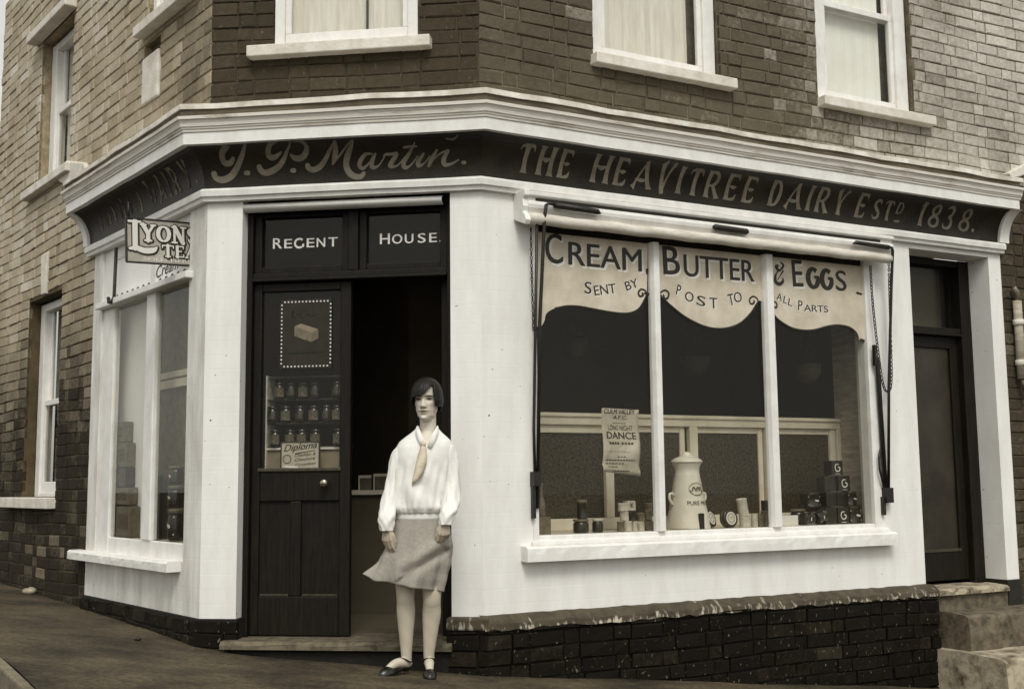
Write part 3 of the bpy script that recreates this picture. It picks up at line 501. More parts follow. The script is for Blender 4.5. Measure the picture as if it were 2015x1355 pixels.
wallbrick('A', -4.75, 0, 2.205, 4.5, [WA1, WA3, (-1.11,-.815,2.52,2.95)], 'brick_A', 'mortarA', seed=23, val=vA)
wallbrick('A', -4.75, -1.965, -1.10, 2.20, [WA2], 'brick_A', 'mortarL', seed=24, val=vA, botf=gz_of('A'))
wallbrick('C', 4.332, 6.0, -1.75, 2.20, [], brick_mat('neighbour_brick', 28, 56, 120), 'mortar', seed=25)
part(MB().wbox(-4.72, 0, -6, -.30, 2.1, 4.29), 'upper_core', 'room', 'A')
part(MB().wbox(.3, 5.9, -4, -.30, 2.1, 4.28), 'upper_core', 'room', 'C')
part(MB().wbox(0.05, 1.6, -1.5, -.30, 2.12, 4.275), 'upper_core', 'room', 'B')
# terracotta air brick and slot on the side wall
part(MB().wbox(-1.105, -.82, -.05, .015, 2.525, 2.85), 'air_brick', 'stone', 'A', bevel=.012)
part(MB().wbox(-1.105, -.82, -.12, -.05, 2.85, 2.95), 'air_slot', 'room', 'A')
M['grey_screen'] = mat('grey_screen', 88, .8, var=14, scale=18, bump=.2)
# ------------------------------------------------------------------ sash windows
def sash(wl, t0, t1, z0, z1, o, sill, name='window', rail=None, curtain='curtain', drape=None, gap=None, jamb=.06, fold=1.0, sillz=.07, bot=.09, so=.07):
    """frame is the part; pane, curtain, sill below it"""
    mb = MB(); f = jamb
    mb.wbox(t0, t0+f, o-.09, o, z0, z1); mb.wbox(t1-f, t1, o-.09, o, z0, z1); mb.wbox(t0+f, t1-f, o-.085, o-.004, z0, z0+.03); mb.wbox(t0+f, t1-f, o-.085, o-.004, z1-.06, z1)
    g = .035
    if rail is None: rail = (z0+z1)/2
    mb.wbox(t0+f, t1-f, o-.05, o-.018, z0+.03, z0+bot); mb.wbox(t0+f, t0+f+g, o-.05, o-.019, z0+bot, rail); mb.wbox(t1-f-g, t1-f, o-.05, o-.019, z0+bot, rail)
    mb.wbox(t0+f, t1-f, o-.085, o-.02, rail, rail+.045); mb.wbox(t0+f, t0+f+g, o-.085, o-.055, rail+.045, z1-.06); mb.wbox(t1-f-g, t1-f, o-.085, o-.055, rail+.045, z1-.06)
    fr = part(mb, name, 'paint', wl, bevel=.004)
    p = MB(); p.wbox(t0+f+.02, t1-f-.02, o-.036, o-.032, z0+bot-.01, rail+.01); part(p, 'pane', 'glass_up', wl, fr).matrix_local = Matrix()
    p = MB(); p.wbox(t0+f+.02, t1-f-.02, o-.072, o-.068, rail+.03, z1-.05); part(p, 'pane', 'glass_up', wl, fr).matrix_local = Matrix()
    if curtain:
        c0, c1 = drape or (t0+f, t1-f); q = MB(); rows = []
        for zz in (z0+.03, (z0+z1)/2, z1-.03):
            row = []
            for i in range(61):
                t = c0+(c1-c0)*i/60; row.append((t, -(o-.105)+fold*(.007*math.sin(t*63)+.004*math.sin(t*171+1)), zz))
            rows.append(row)
        q.grid(rows); part(q, 'curtain', curtain, wl, fr).matrix_local = Matrix()
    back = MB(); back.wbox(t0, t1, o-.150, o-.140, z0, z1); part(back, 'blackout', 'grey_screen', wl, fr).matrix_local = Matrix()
    if sill:
        q = MB(); q.wbox(sill[0], sill[1], -.06, so, z0-sillz, z0-.002); part(q, 'sill', 'stone', wl, fr, bevel=.006).matrix_local = Matrix()
    return fr
def _fix(): pass
fr_ = sash('B', .39, 1.258, 2.572, 4.3, -.012, (.245, 1.345), rail=3.5)
q = MB(); q.wbox(.925, .935, -.118, -.10, 2.65, 3.4); part(q, 'blind_cord', 'iron', 'B', fr_).matrix_local = Matrix()
sash('C', .785, 1.75, 2.585, 4.3, -.045, (.76, 1.84), rail=3.5, drape=(.84, 1.60), jamb=.09)
sash('C', 2.605, 3.51, 2.595, 4.3, -.045, (2.59, 3.66), rail=3.30, curtain='blind', fold=.25, drape=(2.66, 3.345), jamb=.11)
sash('A', -3.49, -2.67, 2.465, 3.70, -.085, (-3.72, -2.52), rail=3.08, jamb=.13, curtain='curtain')
sash('A', -3.59, -2.73, -.075, 1.50, -.10, (-3.98, -2.70), rail=.66, jamb=.11, curtain=None, sillz=.085, bot=.12)
sash('A', -1.04, -.21, 3.065, 4.3, -.03, (-1.12, -.15), rail=3.7, so=.08)
part(MB().wbox(-3.62, -2.58, 0, .10, 3.725, 3.80), 'hood_mould', 'stone', 'A', bevel=.01)
part(MB().prism([(-2.98,2.45),(-2.62,2.50),(-2.2,2.39),(-2.07,2.23),(-2.09,2.03),(-2.32,2.06),(-2.62,2.30)], -.035, .02), 'cement_fillet', 'stone', 'A', bevel=.012)
part(MB().prism([(4.42,2.27),(4.80,2.45),(4.80,2.34),(4.46,2.225)], -.05, .02), 'cement_fillet', 'stone', 'C', bevel=.01)
part(MB().prism([(-3.20,1.53),(-3.10,1.53),(-3.06,1.86),(-3.24,1.86)], -.02, .03), 'keystone', 'stone', 'A', bevel=.006)
# ------------------------------------------------------------------ room behind the shopfront
mb = MB()
prof = [(-.30,-.86),(-1.9,-.86),(-1.9,1.60),(-.2,1.60)]
rows = []
for o, z in prof:
    a = P1+DIR['A']*-2.85+NOR['A']*o; b = mitre(o, 1); c = mitre(o, 2); d = P2+DIR['C']*4.6+NOR['C']*o
    rows.append([(p.x, p.y, z+ZC) for p in (a, b, c, d)])
mb.grid(rows, smooth=False); mb.f.append((0,4,8,12)); mb.f.append((3,7,11,15)); mb.sm += [False, False]
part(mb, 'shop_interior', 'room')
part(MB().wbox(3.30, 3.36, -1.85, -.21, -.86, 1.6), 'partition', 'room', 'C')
# ------------------------------------------------------------------ shop window of the front
mb = MB()
mb.wbox(.315, .352, -.09, .012, -.33, 1.50); mb.wbox(2.935, 3.03, -.09, .012, -.33, 1.50); mb.wbox(.352, 2.935, -.09, .006, -.345, -.297)
sw = part(mb, 'shop_window', 'paint', 'C', bevel=.006)
def sub(mb, name, m, par, **k):
    o = mb.build(name, M[m] if isinstance(m, str) else m, par, **k); return o
for a, b in ((1.158, 1.222), (2.046, 2.122)):
    q = MB(); q.prism([(a, -.03), (b, -.03), (b, .0), (b-.012, .03), (a+.012, .03), (a, .0)], 0, 1)
    q.v = [Vector((v.x, -v.z, -.297+v.y*1.752)) for v in q.v]
    sub(q, 'mullion', 'paint', sw, bevel=.004)
for a, b in ((.352, 1.158), (1.222, 2.046), (2.122, 2.935)):
    sub(MB().wbox(a-.005, b+.005, -.024, -.018, -.30, 1.46), 'pane', 'glass', sw)

vs_ = wsurf(-.016)
q = MB()
for sc_ in SCALLOP:
    top, side = sc_[:2], sc_[2:]
    if sc_ is SCALLOP[1]: top = [(1.222, 1.450), (2.046, 1.450)]; side = [(2.046, 1.148)]+[p[:2] for p in sc_[3:-1]]+[(1.222, 1.125)]
    elif sc_ is SCALLOP[0]: top = [(.352, 1.450), (1.158, 1.450)]; side = list(sc_[2:-1])+[(.432,.972),(.418,.93),(.40,.90),(.38,.89),(.352,.90)]
    else: top = [(2.122, 1.450), (2.935, 1.450)]; side = [(2.935,.93)]+list(sc_[3:])+[(2.122,1.125)]
    sm = smooth_path(side, 6); q.add([vs_(x, z, .0006) for x, z in top+sm], [tuple(range(len(top)+len(sm)))])
sub(q, 'frosted_valance', 'valance', sw)
q = MB()
for sc_ in SCALLOP: 
    e = [(p[0], p[1], .011) for p in (sc_[3:] if sc_ is not SCALLOP[0] else sc_[2:-1])]
    stroke(q, e, vs_, caps=False)
stroke(q, [(2.93,.935,.016),(2.90,.94,.02)], vs_)
for c in CURLS: stroke(q, [(x, z, .010+.004*i/6) for i, (x, z) in enumerate(c)], vs_)
stroke(q, [(1.125,1.138,.012),(1.158,1.136,.012)], vs_); stroke(q, [(1.222,1.132,.012),(1.25,1.132,.012)], vs_)
for s, x0, z0, x1, z1, h in WINTXT:
    if s == 'GGS':
        wd = (x1-x0); 
        for k in range(2):
            cx, cz, rx, rz = x0+wd*(.155+.345*k), z0+h/2, wd*.125, h*.45
            stroke(q, [(cx+rx*math.cos(a), cz+rz*math.sin(a), .026+.016*abs(math.cos(a))) for a in [R(50+i*32) for i in range(10)]], vs_, caps=False)
            stroke(q, [(cx+rx*.95, cz-rz*.55, .034), (cx+rx*.95, cz+rz*.12, .034)], vs_, caps=False)
            stroke(q, [(cx+rx*1.2, cz+rz*.12, .02), (cx+rx*.2, cz+rz*.12, .02)], vs_, caps=False)
        text(q, 'S', x0+wd*.72, z0, x1, z0, h, vs_, .028)
    elif s == ',': stroke(q, [(1.148,1.285,.02),(1.146,1.262,.012)], vs_)
    else: text(q, s, x0, z0, x1, z1, h, vs_, .03 if h > .12 else .02)
for st in AMP: stroke(q, st, vs_)
stroke(q, [(2.885,1.262,.016),(2.925,1.256,.012)], vs_)
sub(q, 'window_lettering', 'black', sw)
q = MB()
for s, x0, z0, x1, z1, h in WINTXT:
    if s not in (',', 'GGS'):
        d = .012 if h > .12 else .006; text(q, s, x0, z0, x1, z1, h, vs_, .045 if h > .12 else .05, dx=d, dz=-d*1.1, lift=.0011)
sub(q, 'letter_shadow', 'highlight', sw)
# display bed, side linings and the glazed partition behind it
sub(MB().wbox(.352, 2.935, -.09, -.02, 1.452, 1.50), 'gap_shade', 'wood', sw)  # dark strip painted in for the shaded gap above the valance
sub(MB().wbox(.32, 3.10, -.47, -.092, -.325, -.298), 'display_bed', 'cream', sw)
q = MB(); q.wbox(3.10, 3.13, -.50, -.10, -.298, 1.50)
M['lining'] = mat('planked_lining', 150, .7, var=20, scale=7, stretch=(1,1,5)); sub(q, 'window_lining', 'lining', sw)
sub(MB().wbox(.29, .315, -.5, -.095, -.298, 1.5), 'window_lining', 'room', sw)
q = MB(); O = -.45
q.wbox(.32, 3.10, O-.05, O, .355, .43); q.wbox(.32, 3.10, O-.05, O+.012, .405, .42); q.wbox(.32, 3.10, O-.05, O-.006, -.297, -.225)
for a, b, d in ((1.105, 1.165, 0), (1.70, 1.74, -.02), (1.765, 1.83, .004), (2.36, 2.40, -.02), (2.41, 2.445, .003), (3.01, 3.06, -.01), (3.065, 3.10, .006)): q.wbox(a, b, O-.05, O+d-.002, -.225, .355)
for a, b in ((1.165, 1.70), (1.83, 2.36), (2.445, 3.01)): q.wbox(a, b, O-.05, O-.024, .315, .355)
q.wbox(.32, 1.105, O-.05, O-.02, .305, .355)
sub(q, 'glazed_partition', 'cream', sw, bevel=.004)
sub(MB().wbox(.32, 3.08, O-.04, O-.034, -.24, .34), 'obscure_pane', 'obscure', sw)
# ------------------------------------------------------------------ shop window of the side
mb = MB()
mb.wbox(-1.79, -1.57, -.06, -.012, -.44, 1.66); mb.wbox(-1.57, -.25, -.06, -.014, -.44, -.335); mb.wbox(-.275, -.25, -.06, -.02, -.335, 1.66); mb.wbox(-1.57, -.275, -.06, -.02, 1.56, 1.66)
swA = part(mb, 'shop_window', 'paint', 'A', bevel=.006)
sub(MB().wbox(-.95, -.80, -.055, -.004, -.335, 1.235).wbox(-.94, -.85, -.053, -.02, 1.275, 1.56), 'mullion', 'paint', swA, bevel=.008)
sub(MB().wbox(-1.80, -.20, -.10, .045, 1.232, 1.275), 'transom', 'paint', swA, bevel=.006)
for a, b in ((-1.58, -.94), (-.81, -.27)): sub(MB().wbox(a, b, -.036, -.03, -.34, 1.24), 'pane', 'glass_bay', swA)
sub(MB().wbox(-1.58, -.27, -.036, -.030, 1.27, 1.57), 'pane', 'glass', swA)
sub(MB().wbox(-1.575, -.27, -.0285, -.0275, 1.278, 1.56), 'frosted_valance', 'blind', swA)
q = MB(); s_ = wsurf(-.0270)
text(q, 'Cream &c', -.86, 1.325, -.31, 1.345, .075, s_, .01, shear=.3)
for i in range(13):
    x = -1.56+i*.098; stroke(q, [(x-.04,1.292,.006),(x-.012,1.312,.010),(x+.012,1.306,.014),(x+.004,1.291,.010),(x+.03,1.288,.006)], s_)
sub(q, 'window_lettering', 'black', swA)
sub(MB().wbox(-2.2, -.26, -.5, -.04, -.345, -.335), 'display_bed', 'cream', swA)
sub(MB().wbox(-2.0, -1.20, -.145, -.14, -.335, 1.2), 'back_board', 'cream', swA); q = MB(); q.wbox(-1.98, -1.19, -.138, -.134, -.33, 1.50)
sub(q, 'reflection_sheet', 'blind', swA)  # pale sheet standing in for bright sky reflected in the left pane
q = MB(); q.wbox(-1.319, -.30, -.18, -.17, -.335, 1.56); sub(q, 'back_screen', 'grey_screen', swA)
sub(MB().wbox(-1.31, -.30, -.169, -.145, .625, .68).wbox(-1.31, -.30, -.169, -.155, .695, .735).wbox(-1.31, -1.19, -.169, -.15, -.33, .625), 'screen_rail', 'cream', swA, bevel=.004)
# ------------------------------------------------------------------ entrance: door leaf, open leaf, fanlight
mb = MB(); o = -.10
mb.wbox(.217, .25, o-.10, o+.02, -.85, 1.645); mb.wbox(1.412, 1.446, o-.10, o+.02, -.85, 1.645); mb.wbox(.25, 1.412, o-.10, o+.012, 1.20, 1.235); mb.wbox(.25, 1.412, o-.10, o+.03, 1.182, 1.20); mb.wbox(.25, 1.412, o-.10, o+.01, 1.60, 1.645)
mb.wbox(.828, .885, o-.10, o+.014, 1.235, 1.60)
ef = part(mb, 'entrance_frame', 'wood', 'B', bevel=.005)
for a, b in ((.25, .828), (.885, 1.412)):
    q = MB(); q.wbox(a, a+.045, o-.07, o-.01, 1.235, 1.60); q.wbox(b-.045, b, o-.07, o-.01, 1.235, 1.60); q.wbox(a+.045, b-.045, o-.07, o-.01, 1.235, 1.275); q.wbox(a+.045, b-.045, o-.07, o-.01, 1.57, 1.60)
    sub(q, 'fanlight', 'wood', ef, bevel=.006); sub(MB().wbox(a+.04, b-.04, o-.045, o-.04, 1.27, 1.575), 'pane', 'glass', ef)
es = wsurf(o-.0395)
q = MB()
for ch, x0, x1 in (('R',.352,.409),('E',.4215,.471),('E',.559,.607),('N',.620,.673),('T',.691,.749)): text(q, ch, x0, 1.39, x1, 1.39, .062 if ch == 'R' else .054, es, .03)
stroke(q, [(.515+.027*math.cos(R(a)), 1.417+.026*math.sin(R(a)), .012) for a in range(45, 331, 26)], es, caps=False); stroke(q, [(.538,1.394,.012),(.538,1.413,.012)], es, caps=False)
for ch, x0, x1 in (('H',1.003,1.063),('O',1.076,1.138),('U',1.152,1.204),('S',1.229,1.277),('E',1.297,1.343)): text(q, ch, x0, 1.392, x1, 1.392, .062 if ch == 'H' else .054, es, .03)
stroke(q, [(1.363,1.397,.011),(1.366,1.397,.011)], es)
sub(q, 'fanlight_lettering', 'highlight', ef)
q = MB(); q.v = []; rows = []
for i in range(13):
    a = R(-90+i*180/12); rows.append([(.217, -(-.045+.050*math.cos(a)), 1.614+.024*math.sin(a)), (1.40, -(-.045+.050*math.cos(a)), 1.614+.024*math.sin(a))])
q.grid(rows); part(q, 'blind_roller', 'paint', 'B', solid=.004)
def leaf(mb):
    """door leaf 0.59 wide in its own frame: x from the hinge side, y inwards, z from the sill"""
    W_ = .588; T_ = .045
    mb.box(0, .05, 0, T_, 0, 2.025); mb.box(W_-.065, W_, 0, T_, 0, 2.025); mb.box(.05, W_-.065, 0, T_, 1.975, 2.025); mb.box(.05, W_-.065, 0, T_, .755, .94); mb.box(.05, W_-.065, 0, T_, 0, .22); mb.box(.235, .30, 0, T_, .22, .755)
    return mb
dl = leaf(MB()).build('door', M['wood'], shop, FB @ Matrix.Translation((.25, .115, -.848)), bevel=.006)
for a, b in ((.05, .235), (.30, .523)): sub(MB().box(a, b, .018, .03, .22, .755), 'door_panel', 'wood', dl); sub(MB().box(a+.01, b-.01, .004, .02, .222, .232), 'panel_bead', 'wood_edge', dl)
sub(MB().box(.045, .53, .02, .025, .93, 1.98), 'door_glass', 'glass', dl)
sub(MB().box(.04, .535, -.012, .02, .925, .945), 'glazing_bead', 'wood_edge', dl, bevel=.004)
q = MB(); q.lathe([(.012,0),(.010,.02),(.022,.03),(.026,.045),(.018,.058),(.001,.06)], n=16); q.v = [Vector((.447+v.x, -v.z, .856+v.y)) for v in q.v]
M['brass'] = mat('polished_knob', 150, .18, spec=.8, metal=.9); sub(q, 'door_knob', 'brass', dl)
d2 = leaf(MB()).build('door', M['wood'], shop, FB @ Matrix.Translation((1.40, .19, -.848)) @ Matrix.Rotation(R(84), 4, 'Z'), bevel=.006)
d2['label'] = 'second dark door leaf swung open into the shop'
sub(MB().box(.05, .523, .018, .03, .22, .755), 'door_panel', 'wood', d2); sub(MB().box(.045, .53, .02, .025, .93, 1.98), 'door_glass', 'glass', d2)
# ------------------------------------------------------------------ side door of the front
mb = MB(); o = -.20
mb.wbox(3.386, 3.43, o-.1, o+.0, -.76, 1.61); mb.wbox(4.09, 4.199, o-.1, o+.02, -.76, 1.61); mb.wbox(3.43, 4.09, o-.1, o+.01, 1.055, 1.10); mb.wbox(3.43, 4.09, o-.1, o+.022, 1.04, 1.056); mb.wbox(3.43, 4.09, o-.1, o+.01, 1.56, 1.61)
df = part(mb, 'side_door_frame', 'wood', 'C', bevel=.005)
sub(MB().wbox(3.43, 4.09, o-.06, o-.054, 1.10, 1.56), 'pane', 'glass', df); sub(MB().wbox(3.40, 4.12, o-.20, o-.19, 1.0, 1.6), 'backing', 'room', df)
q = MB(); q.wbox(3.43, 3.49, o-.07, o-.03, -.73, 1.04); q.wbox(4.01, 4.09, o-.07, o-.03, -.73, 1.04); q.wbox(3.49, 4.01, o-.07, o-.03, .95, 1.04); q.wbox(3.49, 4.01, o-.07, o-.03, -.73, -.52)
dd = part(q, 'door', 'wood', 'C', bevel=.006)
M['door_panel'] = mat('dusty_door_panel', 50, .35, v2=30, scale=3, spec=.4); sub(MB().wbox(3.485, 4.015, o-.06, o-.05, -.53, .96), 'door_panel', 'door_panel', dd); sub(MB().wbox(3.49, 4.01, o-.045, o-.022, -.525, -.505), 'panel_bead', 'wood_edge', dd)
part(MB().wbox(4.196, 4.336, -.2, .012, -1.3, -.725), 'pier_base', 'iron', 'C', bevel=.006)
# ------------------------------------------------------------------ steps
M['step'] = mat('worn_step_stone', 98, .8, v2=46, scale=14, bump=.5, bscale=30, thr=(.3,.6)); M['step_light'] = mat('light_worn_stone', 166, .8, v2=64, scale=9, bump=.5, bscale=24, thr=(.32,.58), warm=1.3)
def slab(mb, t0, t1, o0, o1, z0, z1, seed, amp=.006, n=14):
    rn = random.Random(seed); rows = []
    for i in range(n+1):
        t = t0+(t1-t0)*i/n; e = rn.uniform(-amp, amp); w_ = rn.uniform(0, amp)
        rows.append([(t, -o0, z0), (t, -o1+e*.5, z0), (t, -o1+e, (z0+z1)/2), (t, -o1+w_, z1-.012-w_), (t, -o1+.014+w_*2, z1-w_), (t, -(o0+o1)/2, z1+e*.2), (t, -o0, z1)])
    mb.grid(rows, smooth=False); k = len(rows[0]); b = len(mb.v)-k*(n+1)
    mb.f.append(tuple(b+i for i in range(k))); mb.f.append(tuple(b+n*k+i for i in reversed(range(k)))); mb.sm += [False, False]; return mb
t = thing('doorstep', 'long worn stone doorstep below the shop entrance doors', 'step', frame('B', .8, 0, -.95))
tl = t.matrix_world.inverted() @ FB
slab(MB(), .222, 1.442, -.3, .012, -.90, -.852, 3, .003).build('tread', M['step'], t, tl)
slab(MB(), .165, 1.465, .013, .105, -.896, -.853, 4, .006).build('nosing', M['step'], t, tl)
slab(MB(), .222, 1.442, -.1, .07, -1.1, -.9, 6, .002).build('riser', M['mortarP'], t, tl)
def stone_step(label, seed, *a, m='step_light'):
    t = thing('stone_step', label, 'step', frame('C', (a[0]+a[1])/2, a[3], a[4])); tl = t.matrix_world.inverted() @ FC
    slab(MB(), *a, seed, .016, 22).build('step_block', M[m], t, tl, bevel=.006)
    return t
stone_step('pale worn threshold slab directly under the dark side door', 11, 3.39, 4.19, -.3, .03, -.80, -.755)
stone_step('rough middle stone step below the side door threshold', 12, 3.47, 5.6, -.02, .27, -1.16, -.905, m='step')
stone_step('lowest pale chipped stone step beside the tarred plinth', 13, 3.38, 5.8, .0, .62, -1.62, -1.14)
part(MB().wbox(3.40, 4.2, -.25, .0, -1.2, -.80), 'threshold_riser', 'step', 'C')

sub(slab(MB(), .236, 3.065, -.02, .078, -.437, -.352, 21, .0022, 60), 'sill', 'paint', sw); sub(MB().wbox(.30, 3.04, -.02, .03, -.3535, -.325), 'sill_board', 'paint', sw, bevel=.008)
sub(slab(MB(), -2.10, -.28, -.05, .088, -.497, -.436, 22, .0025, 40), 'sill', 'paint', swA)

for lab, x_, y_, r_ in (('pale stone lying at the foot of the side wall', -3.72, 9.05, .045), ('small dark pebble on the pavement before the side window', -2.1, 6.6, .016)):
    p_ = thing('loose_stone', lab, 'stone', Matrix.Translation((x_, y_, ground_z(x_, y_)))); q = MB(); q.ball((0, 0, r_*.4), r_, 1.3, .9, .6, 12); rn_ = random.Random(5)
    q.v = [v+Vector((rn_.uniform(-1,1), rn_.uniform(-1,1), rn_.uniform(-1,1)))*r_*.12 for v in q.v]; q.build('stone', M['step_light' if 'pale' in lab else 'iron'], p_)
# ================================================================== things on and around the shop
# projecting enamel tea sign on the side wall
nA, dA = NOR['A'], DIR['A']; TS = -.32
ps = P1+dA*TS
S0 = Matrix(((-nA.x, -dA.x, 0, ps.x+nA.x*.358), (-nA.y, -dA.y, 0, ps.y+nA.y*.358), (0, 0, 1, 1.309+ZC), (0, 0, 0, 1))) @ Matrix.Rotation(R(-2.6), 4, 'Y')
sg = thing('hanging_sign', 'enamelled tea sign with white letters jutting from the side window', 'sign', S0)
M['enamel'] = mat('enamel_ground', 160, .35, var=14, scale=8, warm=.7, spec=.5)
MB().box(.006, .43, -.004, .010, .006, .259).build('sign_plate', M['enamel'], sg)
q = MB(); q.box(0, .44, -.009, .014, .259, .268).box(0, .44, -.009, .014, -.003, .006).box(-.003, .006, -.009, .014, .006, .259); q.build('sign_frame', M['iron'], sg, bevel=.002)
ss = lambda x, z, l: (x, -.004-l, z)
def serif(ch, x, z, wd, h):
    s = .030*h/.11; t = .012*h/.11; bar = lambda a, b, y: [(x+a*wd, z+y*h, t), (x+b*wd, z+y*h, t)]
    V = lambda c: [(x+c*wd, z, s), (x+c*wd, z+h, s)]
    return {'Y': [[(x+.12*wd,z+h,s),(x+.5*wd,z+.45*h,s)], [(x+.9*wd,z+h,t*1.5),(x+.5*wd,z+.45*h,t*1.5)], [(x+.5*wd,z,s),(x+.5*wd,z+.5*h,s)], bar(-.05,.35,1), bar(.7,1.05,1), bar(.25,.75,0)],
     'O': [[(x+wd*(.5+.4*math.cos(R(a))), z+h*(.5+.46*math.sin(R(a))), t+abs(math.cos(R(a)))*(s-t)) for a in range(0, 361, 30)]],
     'N': [[(x+.15*wd,z,t*1.4),(x+.15*wd,z+h,t*1.4)], [(x+.16*wd,z+h,s*1.05),(x+.82*wd,z,s*1.05)], [(x+.84*wd,z,t*1.4),(x+.84*wd,z+h,t*1.4)], bar(-.05,.3,1), bar(-.05,.35,0), bar(.65,1.05,1)],
     'S': [[(x+.85*wd,z+.78*h,t),(x+.6*wd,z+.97*h,t*1.3),(x+.25*wd,z+.9*h,s*.7),(x+.2*wd,z+.68*h,s),(x+.55*wd,z+.5*h,s*1.1),(x+.82*wd,z+.3*h,s),(x+.7*wd,z+.06*h,s*.7),(x+.35*wd,z+.03*h,t*1.3),(x+.12*wd,z+.25*h,t)]],
     'T': [[(x+.5*wd,z,s),(x+.5*wd,z+h,s)], bar(0,1,.96), bar(.25,.75,0), [(x+.03*wd,z+h,t),(x+.03*wd,z+.72*h,t*.8)], [(x+.97*wd,z+h,t),(x+.97*wd,z+.72*h,t*.8)]],
     'E': [V(.22), bar(0,.95,.96), bar(.2,.75,.52), bar(0,.95,.04), [(x+.92*wd,z+h,t),(x+.92*wd,z+.74*h,t*.8)], [(x+.94*wd,z,t),(x+.94*wd,z+.28*h,t)]],
     'A': [[(x+.08*wd,z,t*1.4),(x+.48*wd,z+h,t*1.4)], [(x+.5*wd,z+h,s),(x+.86*wd,z,s)], bar(.25,.7,.33), bar(-.08,.28,0), bar(.62,1.08,0)]}[ch]
strokes = [[(.052,.085,.032),(.052,.245,.032)], [(.015,.245,.014),(.085,.245,.014)], [(.02,.082,.016),(.06,.086,.03),(.11,.074,.034),(.16,.080,.032),(.182,.098,.012)]]
for ch, x, wd in (('Y',.090,.082),('O',.184,.084),('N',.282,.078),('S',.372,.072)): strokes += serif(ch, x, .136, wd, .094)
strokes.append([(.446,.225,.016),(.442,.205,.008)])
for ch, x, wd in (('T',.215,.072),('E',.297,.055),('A',.362,.070)): strokes += serif(ch, x, .048, wd, .068)
q = MB()
for s in strokes: stroke(q, [(x+.003, z-.003, w_) for x, z, w_ in s], ss, grow=.0095)
q.build('letter_outline', M['black'], sg)
q = MB()
for s in strokes: stroke(q, s, ss)
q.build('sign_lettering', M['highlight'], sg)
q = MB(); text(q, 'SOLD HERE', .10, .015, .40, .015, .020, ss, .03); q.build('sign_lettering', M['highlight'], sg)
q = MB(); q.tube([(.02, .004, .268), (.02, .004, .36)], .006).tube([(.40, .004, .268), (.40, .004, .36)], .006); q.build('hanger', M['iron'], sg)
q = thing('iron_hook', 'thin hooked iron rod beside the side window under the cornice', 'hook', frame('A', -1.45, .0, 1.2))
MB().tube([(0,-.03,.42),(0,-.035,.08),(-.005,-.05,.04),(-.03,-.06,.045),(-.04,-.06,.08)], .012).build('hook_rod', M['iron'], q)
# sun blind: box, roller, iron arms, chains
aw = thing('sun_blind', 'rolled sun blind in a white box over the front window with black iron arms', 'awning', frame('C', 0, 0, 0))
q = MB(); prof = [(0,1.649),(.128,1.649),(.128,1.626),(.118,1.620),(.104,1.618),(.104,1.597),(.118,1.595),(.123,1.575),(.119,1.555),(.105,1.535),(.098,1.522),(0,1.520)]
n = len(prof); t0, t1 = .245, 3.11
q.add([(t0, -o, z) for o, z in prof]+[(t1, -o, z) for o, z in prof], [tuple(range(n-1,-1,-1)), tuple(range(n, 2*n))]+[(i, (i+1) % n, (i+1) % n+n, i+n) for i in range(n)])
q.build('blind_box', M['paint'], aw, bevel=.003)
MB().wbox(.30, 3.0, .1045, .107, 1.599, 1.616).build('box_slot', M['black'], aw)
q = MB(); q.prism([(.5,0)],0,0) if 0 else None
for a, b in ((.212, .246),): 
    pr = [(0,1.655),(.135,1.655),(.135,1.62),(.112,1.605),(.120,1.56),(.108,1.53),(.135,1.505),(.150,1.475),(.135,1.450),(.10,1.462),(0,1.50)]; n = len(pr)
    q.add([(a, -o, z) for o, z in pr]+[(b, -o, z) for o, z in pr], [tuple(range(n-1,-1,-1)), tuple(range(n, 2*n))]+[(i, (i+1) % n, (i+1) % n+n, i+n) for i in range(n)])
q.build('box_end', M['paint'], aw, bevel=.005)
MB().tube([(.246+i*.06, -.118+.0012*math.sin(i*1.7), 1.490+.002*math.sin(i*.9)) for i in range(48)], [.033+.0012*math.sin(i*2.1) for i in range(48)], 16).build('roller', M['paint_dull'], aw)
q = MB(); q.tube([(.712,-.152,1.556),(.69,-.152,1.566),(.40,-.150,1.575)], [.004,.017,.019], 8).tube([(.42,-.150,1.576),(.362,-.150,1.582),(.345,-.148,1.570),(.338,-.14,1.50),(.337,-.07,.9),(.335,-.022,-.145)], .0105, 8)
q.tube([(.300,-.118,1.48),(.306,-.075,.9),(.312,-.03,.3),(.322,-.02,-.05)], .009, 8); q.box(.298, .345, -.05, -.005, -.02, .06).box(.300, .318, -.035, -.008, -.20, 0)
q.build('iron_arm', M['iron'], aw)
q = MB(); q.tube([(2.70,-.152,1.556),(2.73,-.152,1.566),(3.03,-.150,1.560)], [.004,.015,.017], 8).tube([(3.02,-.15,1.562),(3.060,-.15,1.560),(3.072,-.146,1.54),(3.07,-.12,1.3),(3.062,-.06,.6),(3.05,-.022,-.14)], .0105, 8)
q.tube([(2.955,-.05,.83),(2.985,-.04,.80),(2.99,-.04,.76),(3.02,-.028,-.10)], .017, 8).box(2.95, 2.968, -.06, -.035, .76, .90).box(3.00, 3.065, -.055, -.01, -.16, -.06).box(2.985, 3.005, -.04, -.012, -.24, -.12)
q.tube([(2.985,-.035,.20),(2.962,-.04,.14),(2.962,-.04,.06),(2.995,-.035,-.04)], .008, 6)
q.build('iron_arm', M['iron'], aw)
MB().tube([(1.552,-.135,1.562),(1.565,-.135,1.562),(1.81,-.135,1.556),(1.824,-.135,1.556)], [.012,.020,.020,.012], 10).build('pull_handle', M['iron'], aw)
